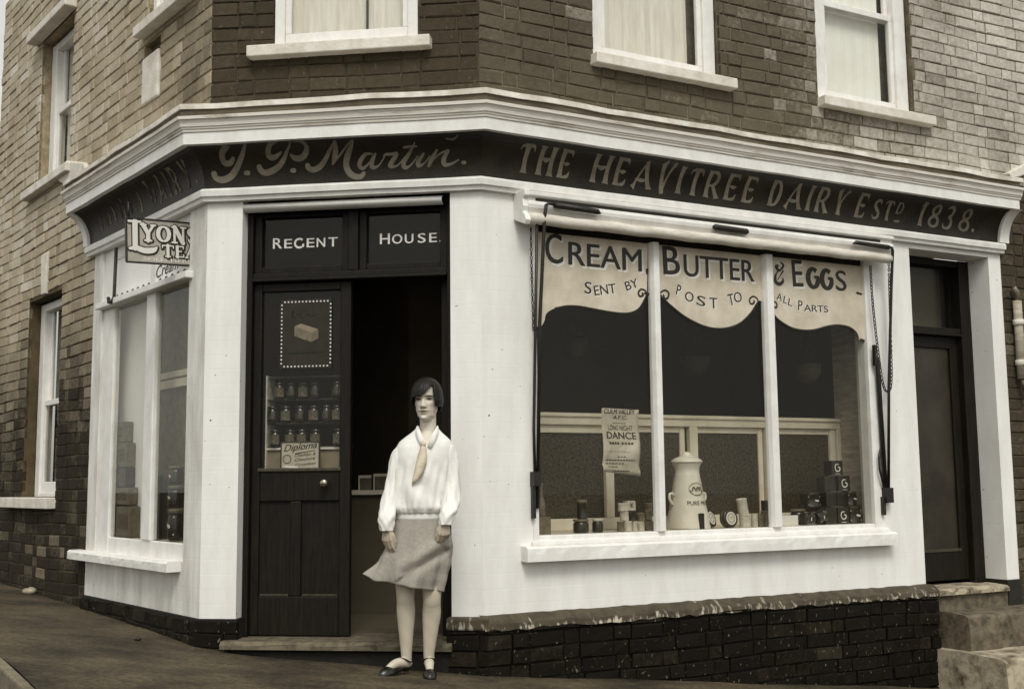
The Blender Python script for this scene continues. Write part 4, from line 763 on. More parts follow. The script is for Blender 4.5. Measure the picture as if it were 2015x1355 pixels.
def chain(pts, link=.03, r=.0035):
    q = MB(); path = smooth_path(pts, 24); acc = 0; k = 0; last = Vector(path[0])
    for p in path[1:]:
        p = Vector(p); d = p-last
        if d.length < link*.72: continue
        d.normalize(); c = (p+last)/2; side = Vector((1,0,0)) if k % 2 else Vector((0,1,0)); side = (side-d*side.dot(d)).normalized()
        q.tube([c+d*(math.cos(a)*link*.5)+side*(math.sin(a)*link*.27) for a in [2*math.pi*i/8 for i in range(8)]], r, 5, closed=True)
        last = p; k += 1
    return q
chain([(.292,-.06,1.45),(.300,-.05,1.2),(.310,-.04,1.0),(.318,-.03,.85)], .024, .0028).build('chain', M['iron'], aw)
chain([(2.945,-.06,1.44),(2.955,-.055,1.2),(2.985,-.05,.9),(3.02,-.05,.64),(3.055,-.055,.585),(3.095,-.055,.66),(3.105,-.06,1.0),(3.10,-.08,1.50)]).build('chain', M['iron'], aw)
# dance bill hung in the window
pb = thing('dance_poster', 'creased dance bill hanging inside the front window', 'poster', frame('C', .945, -.035, .43) @ Matrix.Rotation(R(1.2), 4, 'Y'))
q = MB(); rows = []
for j in range(16):
    z = -.385*j/15; y = .012*math.sin(j*.5)-.010*(j/15)**3
    rows.append([(x, y+.006*math.sin(x*26+j*.3)-(.02*(abs(x)/.13)**3 if j > 13 else 0), z-(.012*x/.13 if j > 13 else 0)) for x in [-.131+.262*i/14 for i in range(15)]])
q.grid(rows); q.build('sheet', M['paper'], pb, solid=.001)
ptx = lambda x, z, l: (x, .012*math.sin(-z/.385*15*.5)-.010*(-z/.385)**3+.006*math.sin(x*26-z/.385*15*.3)-.0008-l, z)
q = MB(); text(q, 'CULM VALLEY', -.118, -.030, .105, -.026, .025, ptx, .03); text(q, 'A.F.C.', -.05, -.060, .055, -.060, .020, ptx, .03); text(q, 'LONG NIGHT', -.088, -.127, .088, -.127, .030, ptx, .01); text(q, 'DANCE', -.102, -.178, .105, -.178, .040, ptx, .045)
for z, a, b, w_ in ((-.085,-.05,.05,.004),(-.205,-.085,-.01,.013),(-.205,.0,.085,.011),(-.255,-.09,.06,.002),(-.285,-.03,.03,.004),(-.305,-.105,.10,.006),(-.325,-.105,.02,.005),(-.345,-.09,-.02,.005),(-.368,-.10,.10,.007)):
    n = max(2, int((b-a)/.018)); 
    for i in range(n): x = a+(b-a)*i/n; stroke(q, [(x, z, w_), (x+(b-a)/n*.7, z+.0008, w_)], ptx, caps=False)
q.build('poster_lettering', M['black'], pb)
# pottery milk urn
def W3(t, o, z): return frame('C', t, o, z)
ur = thing('milk_urn', 'tall cream pottery milk urn with a lid and a black tap in the front window', 'urn', W3(1.545, -.20, -.298) @ Matrix.Scale(.94, 4))
MB().lathe([(.10,0),(.150,.002),(.150,.012),(.144,.05),(.134,.10),(.122,.16),(.106,.24),(.094,.31),(.086,.35),(.086,.362),(.082,.37),(.085,.40),(.097,.428),(.10,.436),(.09,.436)], n=40).build('urn_body', M['ceramic'], ur)
MB().lathe([(.095,.436),(.106,.438),(.107,.446),(.10,.455),(.08,.468),(.05,.480),(.034,.486),(.030,.494),(.026,.504),(.015,.510),(.001,.512)], n=40).build('urn_lid', M['ceramic'], ur)
for s in (-1, 1): MB().tube([(s*.112,0,.155),(s*.135,0,.175),(s*.150,0,.205),(s*.146,0,.232),(s*.128,0,.236),(s*.110,0,.222)], [.011,.010,.009,.009,.010,.011], 10).build('handle', M['ceramic'], ur)
MB().box(-.020, .018, -.156, -.134, .002, .105).build('tap', M['iron'], ur, bevel=.005)
def usurf(x, z, l):
    r = (.1485-.0455*min(max(z, 0), .24)/.24 if z < .24 else .106-.020*(z-.24)/.12)+.004+l; a = -math.pi/2+(x-.035)/r; return (r*math.cos(a), r*math.sin(a), z)
q = MB(); text(q, 'PURE MILK', -.045, .158, .135, .158, .026, usurf, .012)
q.build('urn_lettering', M['black'], ur)
M['transfer'] = mat('printed_transfer', 146, .3, v2=96, scale=60, thr=(.4,.6))
q = MB(); 
for k in range(9): stroke(q, [(.02+.052*math.sqrt(max(0,1-(i/9)**2))*-1, .258+i*.0044, .001) if 0 else (.035-.056*math.sqrt(max(0, 1-((k-4)/4.6)**2)), .262+(k-4)*.0095, .0098), (.035+.056*math.sqrt(max(0, 1-((k-4)/4.6)**2)), .262+(k-4)*.0095, .0098)], usurf, caps=False) if k < 4 else None
q.build('oval_transfer', M['transfer'], ur)
q = MB(); stroke(q, [(.035+.058*math.cos(R(a)), .262+.042*math.sin(R(a)), .003) for a in range(0, 361, 24)], usurf, caps=False)
for x in (.0, .03, .052): stroke(q, [(x,.248,.006),(x+.004,.27,.010),(x+.016,.272,.010),(x+.022,.25,.006)], usurf)
for i in range(10): a = R(30+i*13); stroke(q, [(.035+.050*math.cos(a), .262+.036*math.sin(a), .004),(.035+.053*math.cos(a), .262+.039*math.sin(a), .004)], usurf)
q.build('oval_picture', M['tin_mid'], ur)
# tins, pots and cartons
GRP = 'packed goods on display in the front window'
def can(name, label, cat, wl, t, o, z, r, h, m, lid=None, tilt=0, face=None, group=GRP, rim=True, sq=False):
    T = frame(wl, t, o, z)
    if tilt: T = T @ Matrix.Rotation(R(tilt), 4, 'Y')
    x = thing(name, label, cat, T, group)
    q = MB()
    if sq: q.box(-r, r, -r*.8, r*.8, 0, h); q.build('carton_body', M[m], x, bevel=.003)
    else:
        q.lathe([(r*.9,0),(r,.002),(r,.006),(r*.97,.009),(r*.97,h-.010),(r,h-.007),(r,h-.002),(r*.94,h),(r*.9,h-.003)] if rim else [(r*.8,0),(r*.97,h*.06),(r,h*.2),(r*1.0,h*.65),(r*.9,h*.78),(r*.82,h*.84),(r*.88,h*.88),(r*.88,h)], n=24); q.build(name.split('_')[-1]+'_body', M[m], x)
    if lid: MB().lathe([(r*.98,h*.86),(r*1.03,h*.865),(r*1.03,h*.99),(r*.95,h+.003)], n=24).build('lid', M[lid], x)
    if face:
        sf = (lambda u, v, l: (u, -r*.8-l, v)) if sq else (lambda u, v, l: ((r+l)*math.sin(u/r), -(r+l)*math.cos(u/r), v))
        q = MB()
        if face == 'G':
            s = min(r, h/2)*.52; stroke(q, [(s*.5, h*.5+s*.95, s*.12),(-s*.5, h*.5+s*.9, s*.3),(-s*.9, h*.5+s*.1, s*.26),(-s*.4, h*.5-s*.85, s*.3),(s*.6, h*.5-s*.7, s*.3),(s*.8, h*.5, s*.3),(s*.1, h*.5+s*.25, s*.26)], sf); stroke(q, [(-s*.8, h*.1, s*.12),(s*.9, h*.1, s*.12)], sf)
        elif face == 'band': stroke(q, [(-r*.9, h*.75, h*.05),(r*.9, h*.75, h*.05)], sf); stroke(q, [(-r*.9, h*.2, h*.05),(r*.9, h*.2, h*.05)], sf); stroke(q, [(-r*.15, h*.5, h*.10),(r*.25, h*.45, h*.12)], sf)
        elif face == 'K': text(q, 'K', -r*.3, h*.3, r*.5, h*.3, h*.45, sf, .02)
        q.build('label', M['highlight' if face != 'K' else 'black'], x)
    return x
zb = -.298
can('squat_pot', 'dark bulging pot with a tall tin standing on it in the front window', 'pot', 'C', .712, -.13, zb, .046, .078, 'tin_dark', 'tin_mid', rim=False)
can('tall_tin', 'dark narrow tin standing on top of a bulging pot', 'tin', 'C', .722, -.13, zb+.082, .030, .108, 'tin_dark', 'tin_mid')
can('squat_pot', 'smaller dark bulging pot standing alone right of the pot with a tin on it', 'pot', 'C', .828, -.13, zb, .033, .078, 'tin_dark', 'tin_pale', rim=False)
can('square_carton', 'grey square carton at the left end of the front window beside the iron arm', 'carton', 'C', .445, -.12, zb, .040, .10, 'tin_mid', sq=True)
bt = thing('glass_bottle', 'slim pale bottle standing at the left end of the front window', 'bottle', W3(.478, -.19, zb), GRP)
MB().lathe([(.02,0),(.027,.004),(.027,.15),(.024,.18),(.012,.22),(.010,.27),(.013,.275),(.013,.29),(.010,.292)], n=20).build('bottle_body', M['tin_mid'], bt)
lbl = [('pale ribbed tin at the front left corner of the left hand stack',.989,.021,.060,'tin_mid','B1'),('wide pale tin second along the bottom row of the left hand stack',1.042,.026,.063,'tin_pale','B2'),('white slim tin in the middle of the bottom row of the left hand stack',1.092,.018,.055,'tin_pale',''),('short pale tin fourth along the bottom row of the left hand stack',1.138,.023,.050,'tin_pale',''),('squat brown tin at the right end of the bottom row of the left hand stack',1.198,.030,.058,'tin_mid','')]
for s, t, r, h, m, _ in lbl: can('short_tin', s, 'tin', 'C', t, -.13, zb, r, h, m)
for s, t, z, r, h, m, tl_, f in [('pale tin on the left of the second layer of the left hand stack',1.026,.063,.028,.055,'tin_pale',0,None),('dark tilted tin in the second layer of the left hand stack',1.085,.060,.028,.062,'tin_dark',-6,None),('brown tin in the middle of the second layer of the left hand stack',1.146,.058,.026,.052,'tin_mid',0,None),('brown leaning tin at the right of the second layer of the left hand stack',1.198,.062,.024,.060,'tin_mid',8,None),
  ('cream tin on the top layer of the left hand stack',1.018,.120,.032,.050,'tin_pale',0,None)]: can('short_tin', s, 'tin', 'C', t, -.14, zb+z, r, h, m, tilt=tl_)
can('square_carton', 'small white carton lettered in black on top of the left hand stack', 'carton', 'C', 1.078, -.16, zb+.122, .030, .060, 'tin_pale', sq=True, face='K')
can('tall_tin', 'tall grey tin behind the left hand stack against the first mullion', 'tin', 'C', 1.27, -.24, zb, .024, .165, 'tin_mid')
def round_tin(label, t, rz, tilt):
    x = thing('round_tin', label, 'tin', frame('C', t, -.14, zb+.058) @ Matrix.Rotation(R(rz), 4, 'Z') @ Matrix.Rotation(R(90-tilt), 4, 'X'), GRP)
    MB().lathe([(.05,-.022),(.056,-.02),(.056,.018),(.054,.022),(.001,.022)], n=36).build('tin_body', M['tin_mid'], x)
    MB().lathe([(.057,.006),(.058,.022),(.048,.0245),(.001,.0245)], n=36).build('lid', M['tin_dark'], x)
    fs = lambda u, v, l: (u, v, .0246+l)
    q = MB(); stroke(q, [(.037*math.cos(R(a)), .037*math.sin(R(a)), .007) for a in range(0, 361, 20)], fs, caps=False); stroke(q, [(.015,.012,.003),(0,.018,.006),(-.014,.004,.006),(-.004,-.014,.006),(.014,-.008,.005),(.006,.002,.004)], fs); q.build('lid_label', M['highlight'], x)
    q = MB(); q.add([(.032*math.cos(R(a)), .032*math.sin(R(a)), .0252) for a in range(0, 360, 15)], [tuple(range(24))]); q.build('lid_disc', M['paper'], x)
round_tin('round tin with a ringed lid leaning against the milk urn', 1.655, 24, 18)
round_tin('round tin with a ringed lid standing on edge alone', 1.815, 4, 6)
for s, t, o_, z, r, h, m, tl_ in [('slanting pale tin balanced on top of the middle stack',1.952,-.15,.068,.034,.115,'tin_pale',-10),('pale tin at the left of the bottom row of the middle stack',1.94,-.13,0,.036,.066,'tin_pale',0),('slim upright pale tin in the middle stack',2.018,-.13,0,.022,.084,'tin_pale',0),('slim upright brown tin in the middle stack',2.065,-.13,0,.022,.084,'tin_mid',0)]: can('short_tin', s, 'tin', 'C', t, o_, zb+z, r, h, m, tilt=tl_)
can('tall_tin', 'brown leaning tin beside the second mullion', 'tin', 'C', 2.108, -.15, zb, .025, .10, 'tin_mid', tilt=8)
can('tall_tin', 'dark tall tin standing behind the second mullion', 'tin', 'C', 2.20, -.24, zb, .024, .165, 'tin_dark')
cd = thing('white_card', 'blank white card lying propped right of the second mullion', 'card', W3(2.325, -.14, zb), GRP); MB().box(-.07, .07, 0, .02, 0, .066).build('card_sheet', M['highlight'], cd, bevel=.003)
DK = [('dark tin lying on its side at the left foot of the dark tin pyramid',2.455,-.13,0,.040,.080,'tin_dark',84,'band'),('dark tipped tin lying in front of the dark tin pyramid',2.56,-.12,.0,.040,.080,'tin_dark',70,'band')]
for s, t, o_, z, r, h, m, tl_, f in DK: can('dark_tin', s, 'tin', 'C', t-.03, o_, zb+r, r, h, m, tilt=tl_, face=f)
PY = [('plain dark square tin in the bottom row of the dark pyramid',2.675,-.17,0,.050,.112,True,None),('dark square tin with a white swirl in the bottom row of the dark pyramid',2.785,-.17,0,.050,.112,True,'G'),('round dark banded tin at the right end of the bottom row of the dark pyramid',2.90,-.17,0,.058,.114,False,'band'),
 ('wide dark banded tin at the left of the second row of the dark pyramid',2.595,-.24,.112,.064,.095,False,'band'),('plain dark square tin left of centre in the second row of the dark pyramid',2.735,-.22,.116,.045,.097,True,None),('plain dark square tin right of centre in the second row of the dark pyramid',2.832,-.22,.116,.044,.097,True,None),('round dark banded tin at the right of the second row of the dark pyramid',2.935,-.22,.118,.050,.097,False,'band'),
 ('plain dark square tin in the third row of the dark pyramid',2.745,-.24,.216,.050,.10,True,None),('dark square tin with a white swirl in the third row of the dark pyramid',2.862,-.23,.216,.052,.106,True,'G'),('dark square tin with a white swirl topping the dark pyramid',2.815,-.24,.325,.050,.100,True,'G')]
for s, t, o_, z, r, h, sq, f in PY: can('dark_tin', s, 'tin', 'C', t, o_, zb+z, r, h, 'tin_dark', sq=sq, face=f)
can('squat_pot', 'dark pot standing behind the tin lying on its side', 'pot', 'C', 2.50, -.26, zb, .05, .10, 'tin_dark', 'tin_mid', rim=False)
M['pot'] = mat('dim_pot', 46, .7)
# hanging baskets inside, behind the front window
for lab, t, o_, z, r in (('dim pot of fern hanging inside the left pane of the front window',1.00,-.62,.80,.075),('dim hanging basket inside the middle pane of the front window',1.95,-.62,.73,.10),('round dim hanging pot inside the right pane of the front window',2.72,-.34,.68,.085)):
    x = thing('hanging_pot', lab, 'hanging pot', frame('C', t, o_, z), 'pots hanging inside the front window')
    MB().lathe([(r*.35,-.01),(r*.7,.01),(r*.95,.05),(r,.10),(r*1.04,.104),(r*1.02,.115),(r*.8,.11)], n=20).build('pot_bowl', M['pot'], x)
    q = MB()
    for k in range(3): a = 2.1*k; q.tube([(r*math.cos(a), r*math.sin(a), .11), (0, 0, .45), (0, 0, 1.50-z)], .003, 5)
    q.build('pot_cord', M['iron'], x)
    if 'fern' in lab:
        q = MB(); rn = random.Random(4)
        for k in range(26):
            a = rn.uniform(0, 6.28); b = rn.uniform(.5, 1.6)
            for i in range(9):
                u = i/8; c = Vector((math.cos(a)*b*.13*u, math.sin(a)*b*.13*u, .11+.16*u-.24*u*u)); s = .022*(1-u*.7)
                q.add([c+Vector((-math.sin(a)*s, math.cos(a)*s, 0)), c+Vector((math.cos(a)*.02, math.sin(a)*.02, 0)), c-Vector((-math.sin(a)*s, math.cos(a)*s, 0))], [(0,1,2)])
        M['fern'] = mat('fern_leaves', 40, .7); q.build('fern', M['fern'], x)
# stacked boxes in the side window
for s, t, o_, z, a, b, m in [('pale upright carton topping the stack behind the left side pane',-1.535,-.10,.30,.062,.14,'tin_mid'),('wide grey box in the upper stack behind the left side pane',-1.52,-.10,.13,.105,.165,'tin_mid'),('dark wide box in the middle of the stack behind the left side pane',-1.54,-.10,.0,.13,.125,'tin_dark'),('grey flat box in the lower stack behind the left side pane',-1.50,-.10,-.12,.15,.115,'tin_mid'),('flat dark box at the bottom left of the side window',-1.70,-.10,-.33,.10,.20,'tin_dark'),('pale edged box at the bottom of the stack behind the left side pane',-1.44,-.10,-.33,.14,.20,'tin_mid'),
  ('large dark box on the bed behind the right side pane',-1.00,-.10,-.33,.085,.40,'tin_dark')]:
    x = thing('goods_box', s, 'box', frame('A', t, o_, z), 'boxes stacked in the side window'); MB().box(-a, a, -.035, .03, 0, b).build('box_carton', M[m], x, bevel=.004); MB().box(-a*.7, a*.7, -.0365, -.035, b*.25, b*.75).build('box_label', M['label'], x)
for s, t, z, r, h in (('dark jar with a bright lid at the right of the side window',-.60,-.33,.05,.19),('small dark jar standing on the jar in the side window',-.605,-.13,.05,.13),('topmost small dark jar in the side window',-.61,.01,.045,.11)): can('sweet_jar', s, 'jar', 'A', t, -.095, z, r, h, 'jar', 'tin_mid', rim=False, group='jars piled in the side window', face='band')
# shelves of jars behind the door glass
sh = thing('display_shelves', 'shallow stepped shelves behind the glass of the closed door', 'shelves', frame('B', .53, -.27, .094))
q = MB()
for z in (.133, .272, .411, .545): q.box(-.235, .25, -.02, .10, z-.008, z)
q.build('shelf', M['wood_edge'], sh)
MB().box(-.243, -.235, -.035, .10, 0, .55).build('shelf_side', M['paint_dull'], sh); MB().prism([(.235,0),(.25,0),(.25,.41),(.225,.54),(.218,.54),(.235,.40)], -.03, .0).build('shelf_side', M['tin_mid'], sh)
M['apron'] = mat('shelf_apron', 130, .7, v2=108, scale=6, warm=1.2); MB().box(-.235, .25, -.015, -.005, 0, .112).build('shelf_apron', M['apron'], sh); MB().box(-.235, .25, -.03, -.005, .112, .124).build('apron_rail', M['paint_dull'], sh)
ROW = ['top', 'middle', 'bottom']; NTH = ['first', 'second', 'third', 'fourth', 'fifth', 'sixth']
for rwi, (z, xs) in enumerate(((.411, (534,557,581,604,647)), (.272, (520,547,575,602,627,648)), (.133, (526,556,579,606,650)))):
    for i, px in enumerate(xs):
        t = .30+(px-512)*.0031; pale = (rwi, i) in ((0,0),(0,2),(1,1),(1,3),(1,5),(2,0),(2,1),(2,2),(2,3),(2,4))
        x = thing('preserve_jar', '%s jar, %s from the left on the %s shelf behind the door glass' % ('pale labelled' if pale else 'dark', NTH[i], ROW[rwi]), 'jar', frame('B', t, -.25, .094+z), 'jars on the shelves behind the door glass')
        MB().lathe([(.026,0),(.031,.004),(.032,.02),(.032,.065),(.027,.076),(.025,.08),(.029,.082),(.029,.095),(.026,.096)], n=20).build('jar_body', M['jar'], x)
        if pale:
            q = MB(); q.grid([[(.0328*math.sin(a), -.0328*math.cos(a), zz) for a in [R(-62+124*k/12) for k in range(13)]] for zz in (.012, .068)]); q.build('jar_label', M['label'], x)
        else:
            q = MB(); q.grid([[(.0328*math.sin(a), -.0328*math.cos(a), zz) for a in [R(-50+80*k/12) for k in range(13)]] for zz in (.02, .045)]); q.build('jar_label', M['wood_edge'], x)
# cards and bills on the door glass
cd = thing('showcard', 'framed cheese showcard with slanting script propped inside the door glass', 'card', frame('B', .53, -.152, .094))
MB().box(-.112, .112, -.002, .006, .002, .150).build('card_sheet', M['paper'], cd); q = MB(); q.box(-.118,.118,-.006,.008,.150,.157).box(-.118,.118,-.006,.008,-.004,.003).box(-.118,-.111,-.006,.008,.003,.150).box(.111,.118,-.006,.008,.003,.150); q.build('card_frame', M['iron'], cd)
cs = lambda x, z, l: (x, -.002-l, z)
q = MB(); text(q, 'Diploma', -.098, .098, .098, .118, .038, cs, .025, shear=.45); stroke(q, [(-.03,.085,.006),(.09,.105,.003)], cs); text(q, 'Cheddar &', -.035, .066, .092, .078, .017, cs, .01, shear=.45); text(q, 'Cheshire', -.035, .040, .088, .052, .017, cs, .01, shear=.45); text(q, 'Crustless', -.03, .014, .092, .024, .015, cs, .01, shear=.45)
stroke(q, [(-.078+.024*math.cos(R(a)), .055+.024*math.sin(R(a)), .004) for a in range(0,361,24)], cs, caps=False); q.build('card_lettering', M['black'], cd)
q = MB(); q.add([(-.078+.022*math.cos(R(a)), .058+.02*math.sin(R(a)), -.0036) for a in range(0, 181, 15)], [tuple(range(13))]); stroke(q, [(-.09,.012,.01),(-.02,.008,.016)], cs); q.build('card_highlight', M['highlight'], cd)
bp_ = thing('butter_poster', 'dark bill with a white dotted border and a butter packet on the door glass', 'poster', frame('B', .565, -.128, .875))
M['bill'] = mat('dark_bill', 32, .7, var=5, scale=10); MB().box(-.155, .155, 0, .002, -.205, .205).build('bill_sheet', M['bill'], bp_)
bs = lambda x, z, l: (x, -l, z)
q = MB()
def dots(a, b, n):
    for i in range(n):
        u = i/(n-1); x = a[0]+(b[0]-a[0])*u; z = a[1]+(b[1]-a[1])*u; q.box(x-.0042, x+.0042, -.0035, -.0008, z-.0042, z+.0042)
dots((-.13,.19),(.13,.19),13); dots((-.13,-.19),(.13,-.19),13); dots((-.148,-.172),(-.148,.172),16); dots((.148,-.172),(.148,.172),16)
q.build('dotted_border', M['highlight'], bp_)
q = MB(); q.add([(-.07,-.004,.045),(-.03,-.004,.060),(.075,-.004,.025),(.035,-.004,.005)], [(0,1,2,3)]); q.build('packet_picture', M['apron'], bp_)
q = MB(); q.add([(-.07,-.003,.045),(.035,-.003,.005),(.032,-.003,-.050),(-.07,-.003,-.012)], [(0,1,2,3)]); q.build('packet_picture', M['tin_mid'], bp_)
q = MB(); q.add([(.035,-.003,.005),(.075,-.003,.025),(.075,-.003,-.03),(.032,-.003,-.05)], [(0,1,2,3)]); q.build('packet_picture', M['grey_screen'], bp_)
M['dim'] = mat('dim_lettering', 24, .6); q = MB(); stroke(q, [(-.085,.105,.006),(-.08,.14,.008),(-.085,.10,.008),(-.06,.10,.006)], bs); stroke(q, [(-.05,.115,.006),(-.03,.125,.006),(-.04,.105,.006),(-.02,.095,.006)], bs); stroke(q, [(0,.11,.006),(.02,.12,.006),(.03,.105,.006),(.06,.115,.006)], bs); stroke(q, [(-.10,-.11,.008),(.10,-.108,.008)], bs); q.build('bill_lettering', M['dim'], bp_)
# counter and boxes in the dark shop
ct = thing('shop_counter', 'pale topped counter seen through the open doorway', 'counter', frame('B', .95, -1.42, -.86))
MB().box(-.55, .6, -.11, .45, .79, .82).build('counter_top', M['cream'], ct); MB().box(-.53, .58, -.08, .43, 0, .79).build('counter_front', M['room'], ct)
for s, t, w_, h in (('pale box on the counter nearest the closed door leaf',.585,.045,.10),('wider dim box on the counter behind the woman',.72,.075,.11)):
    x = thing('counter_box', s, 'box', frame('B', t, -1.42, -.04), 'boxes on the shop counter'); MB().box(-w_, w_, -.04, .10, 0, h).build('box_carton', M['grey_screen'], x); MB().box(-w_, w_, -.045, -.04, h-.018, h).box(-w_, -w_+.008, -.045, -.04, 0, h-.018).build('box_edge', M['cream'], x)
# neighbour's downpipe and notice at the right edge
dp = thing('downpipe', 'short pale length of downpipe on the dark brick at the right edge', 'pipe', frame('C', 4.44, .04, .7)); MB().tube([(0,0,.60),(0,0,.02)], .032, 14).build('pipe', M['lining'], dp)
for z in (.42, .12): MB().cyl(.04, z, z+.04).build('pipe_collar', M['stone'], dp)
MB().tube([(0,0,.60),(.0,-.005,.66),(-.03,.0,.70)], .02, 8).tube([(0,0,.02),(.01,-.03,-.06),(.06,-.05,-.10)], .018, 8).build('pipe_bracket', M['tin_mid'], dp)
nb = thing('notice_board', 'small framed notice board beside the downpipe at the right edge', 'notice board', frame('C', 4.60, .02, .90)); MB().box(-.075, .20, -.02, .02, -.02, .26).build('board', M['tin_mid'], nb, bevel=.006); MB().box(-.03, .17, -.024, -.02, .01, .15).build('notice_sheet', M['paper'], nb)
q = MB(); ns = lambda x, z, l: (x, -.024-l, z)
for i in range(4): stroke(q, [(-.005, .125-.028*i, .010), (.14, .125-.028*i, .010)], ns, caps=False)
q.build('notice_lines', M['grey_screen'], nb)
# neighbouring house up the side street
nh = thing('neighbour_house', 'pale brick gabled house beyond the far end of the side wall', 'house', frame('A', -4.76, 0, -.8))
bk = bricks(MB(), -4.2, -.0, 0, 3.9, [(-2.6,-1.6,1.0,2.3)], o=-.02, val=lambda t, z: .62, seed=31); bk.build('brick_wall', M['brick_A'], nh); holed(MB(), -4.2, 0, -.2, 3.9, [(-2.6,-1.6,1.0,2.3)], -.035, .2).build('wall_core', M['mortarA'], nh)
q = MB(); q.add([(-4.3,-.12,3.86),(.0,-.12,3.86),(.0,2.6,5.6),(-4.3,2.6,5.6),(-4.3,-.12,3.94),(.0,-.12,3.94),(.0,2.6,5.68),(-4.3,2.6,5.68)], [(0,3,2,1),(4,5,6,7),(0,1,5,4),(1,2,6,5),(2,3,7,6),(3,0,4,7)]); q.build('roof', M['grey_screen'], nh)
wf = MB().box(-2.58,-1.62,.06,.12,1.0,2.3).build('window', M['paint_dull'], nh); MB().box(-2.5,-1.7,.055,.06,1.08,2.2).build('pane', M['obscure'], wf)
# ================================================================== the woman in the doorway
BX, BY, BZ = -.50, 6.10, -.955
per = thing('person', 'woman in white blouse and windblown pale skirt standing before the open doorway', 'person', Matrix.Translation((BX, BY, BZ+ZC)))
def Q(x, z, y=0.0): return Vector((x-BX, y, z-BZ))
def lerp_tab(tab, u):
    for (a, p), (b, q) in zip(tab, tab[1:]):
        if u <= b: s = (u-a)/(b-a); s = s*s*(3-2*s) if isinstance(p, float) else s; return p+(q-p)*s
    return tab[-1][1]
def to_mesh_obj(mb, name, m, vox, smooth_it, parent):
    o = mb.build(name+'_raw', m); r = o.modifiers.new('r', 'REMESH'); r.mode = 'VOXEL'; r.voxel_size = vox; r.use_smooth_shade = True
    s = o.modifiers.new('s', 'SMOOTH'); s.factor = .5; s.iterations = smooth_it
    dg = bpy.context.evaluated_depsgraph_get(); me = bpy.data.meshes.new_from_object(o.evaluated_get(dg)); me.name = name
    old = o.data; bpy.data.objects.remove(o); bpy.data.meshes.remove(old)
    n = bpy.data.objects.new(name, me); COL.objects.link(n); n.parent = parent; me.materials.clear(); me.materials.append(m)
    me.polygons.foreach_set('use_smooth', [True]*len(me.polygons)); return n
ZCH, HH, HX = .325, .223, -.452
HW = [(0.,.018),(.05,.033),(.13,.0465),(.28,.0565),(.48,.0605),(.65,.062),(.80,.057),(.92,.040),(1.,.002)]
HF = [(0.,.060),(.05,.074),(.13,.076),(.28,.078),(.46,.080),(.62,.083),(.78,.076),(.92,.050),(1.,.002)]
HB = [(0.,.015),(.08,.03),(.2,.055),(.42,.085),(.65,.097),(.82,.085),(.93,.055),(1.,.002)]
YAW = R(-9)
def headpt(th, v, grow=0.0):
    if v > .65: k = math.sqrt(max(1e-4, 1-((v-.65)/.3502)**2)); w_, f, b = (.062+grow)*k, (.083+grow)*k, (.097+grow)*k
    else: w_, f, b = lerp_tab(HW, v)+grow, lerp_tab(HF, v)+grow, lerp_tab(HB, v)+grow
    c, s = math.cos(th), math.sin(th); x = w_*c; y = -(f*s) if s > 0 else -(b*s)
    return x, y
def hrot(x, y): return x*math.cos(YAW)-y*math.sin(YAW), x*math.sin(YAW)+y*math.cos(YAW)
g2 = lambda a, b: math.exp(-(a/b)**2)
body = MB(); rows = []
for j in range(91):
    v = j/90; row = []
    for k in range(96):
        th = 2*math.pi*k/96; x, y = headpt(th, v)
        if y < -.02:
            n = 0.0
            pr = (0 if v > .56 else (.56-v)/.23 if v > .33 else max(0, 1-(.33-v)/.05)) if v > .27 else 0
            n -= .021*max(0, pr)**1.2*g2(x, .0085+.004*max(0, .45-v)*8)
            n -= .004*g2(abs(x)-.011, .006)*g2(v-.315, .03)
            n += .010*g2(abs(x)-.029, .016)*g2(v-.49, .055)
            n -= .0055*g2(abs(x)-.030, .010)*g2(v-.485, .022)
            n -= .004*g2(abs(x)-.028, .020)*g2(v-.58, .03)
            n -= .005*g2(x, .022)*(g2(v-.235, .022)+g2(v-.175, .022)); n += .004*g2(x, .02)*g2(v-.205, .010)
            n += .003*g2(x, .02)*g2(v-.125, .025); n -= .006*g2(x, .016)*g2(v-.055, .045)
            n += .006*g2(abs(x)-.043, .012)*g2(v-.25, .09); n -= .003*g2(abs(x)-.038, .012)*g2(v-.40, .05)
            y += n
        x, y = hrot(x, y); row.append(Q(HX+x, ZCH+HH*v, y))
    rows.append(row)
body.grid(rows, closed=True); b0 = len(body.v)-91*96; body.f.append(tuple(b0+k for k in range(95,-1,-1))); body.f.append(tuple(b0+90*96+k for k in range(96))); body.sm += [True, True]
for s in (-1, 1): x, y = hrot(s*.061, .005); body.ball(Q(HX+x, ZCH+.45*HH, y), .018, .45, .75, 1.35)
def limb(pts, rad, n=40, sx=1.0):
    p = smooth_path([tuple(q)+(r,) for q, r in zip(pts, rad)], 12)
    body.tube([q[:3] for q in p], [q[3] for q in p], n, sx); body.ball(p[0][:3], p[0][3]*.98); body.ball(p[-1][:3], p[-1][3]*.98)
limb([Q(-.447,.42,.012), Q(-.447,.34,.015), Q(-.447,.285,.02), Q(-.452,.22,.025)], [.045,.043,.044,.055])
rows = []
for z, hw, d, cx in ((-.36,.13,.09,-.50),(-.30,.15,.10,-.50),(-.17,.11,.08,-.487),(-.05,.115,.085,-.475),(.08,.125,.09,-.465),(.17,.125,.085,-.46),(.21,.10,.072,-.455),(.245,.062,.06,-.452),(.27,.043,.045,-.45)):
    rows.append([Q(cx+hw*math.cos(2*math.pi*k/32), z, .02+d*math.sin(2*math.pi*k/32)) for k in range(32)])
body.grid(rows, closed=True); b0 = len(body.v)-9*32; body.f.append(tuple(b0+k for k in range(31,-1,-1))); body.f.append(tuple(b0+8*32+k for k in range(32))); body.sm += [True, True]
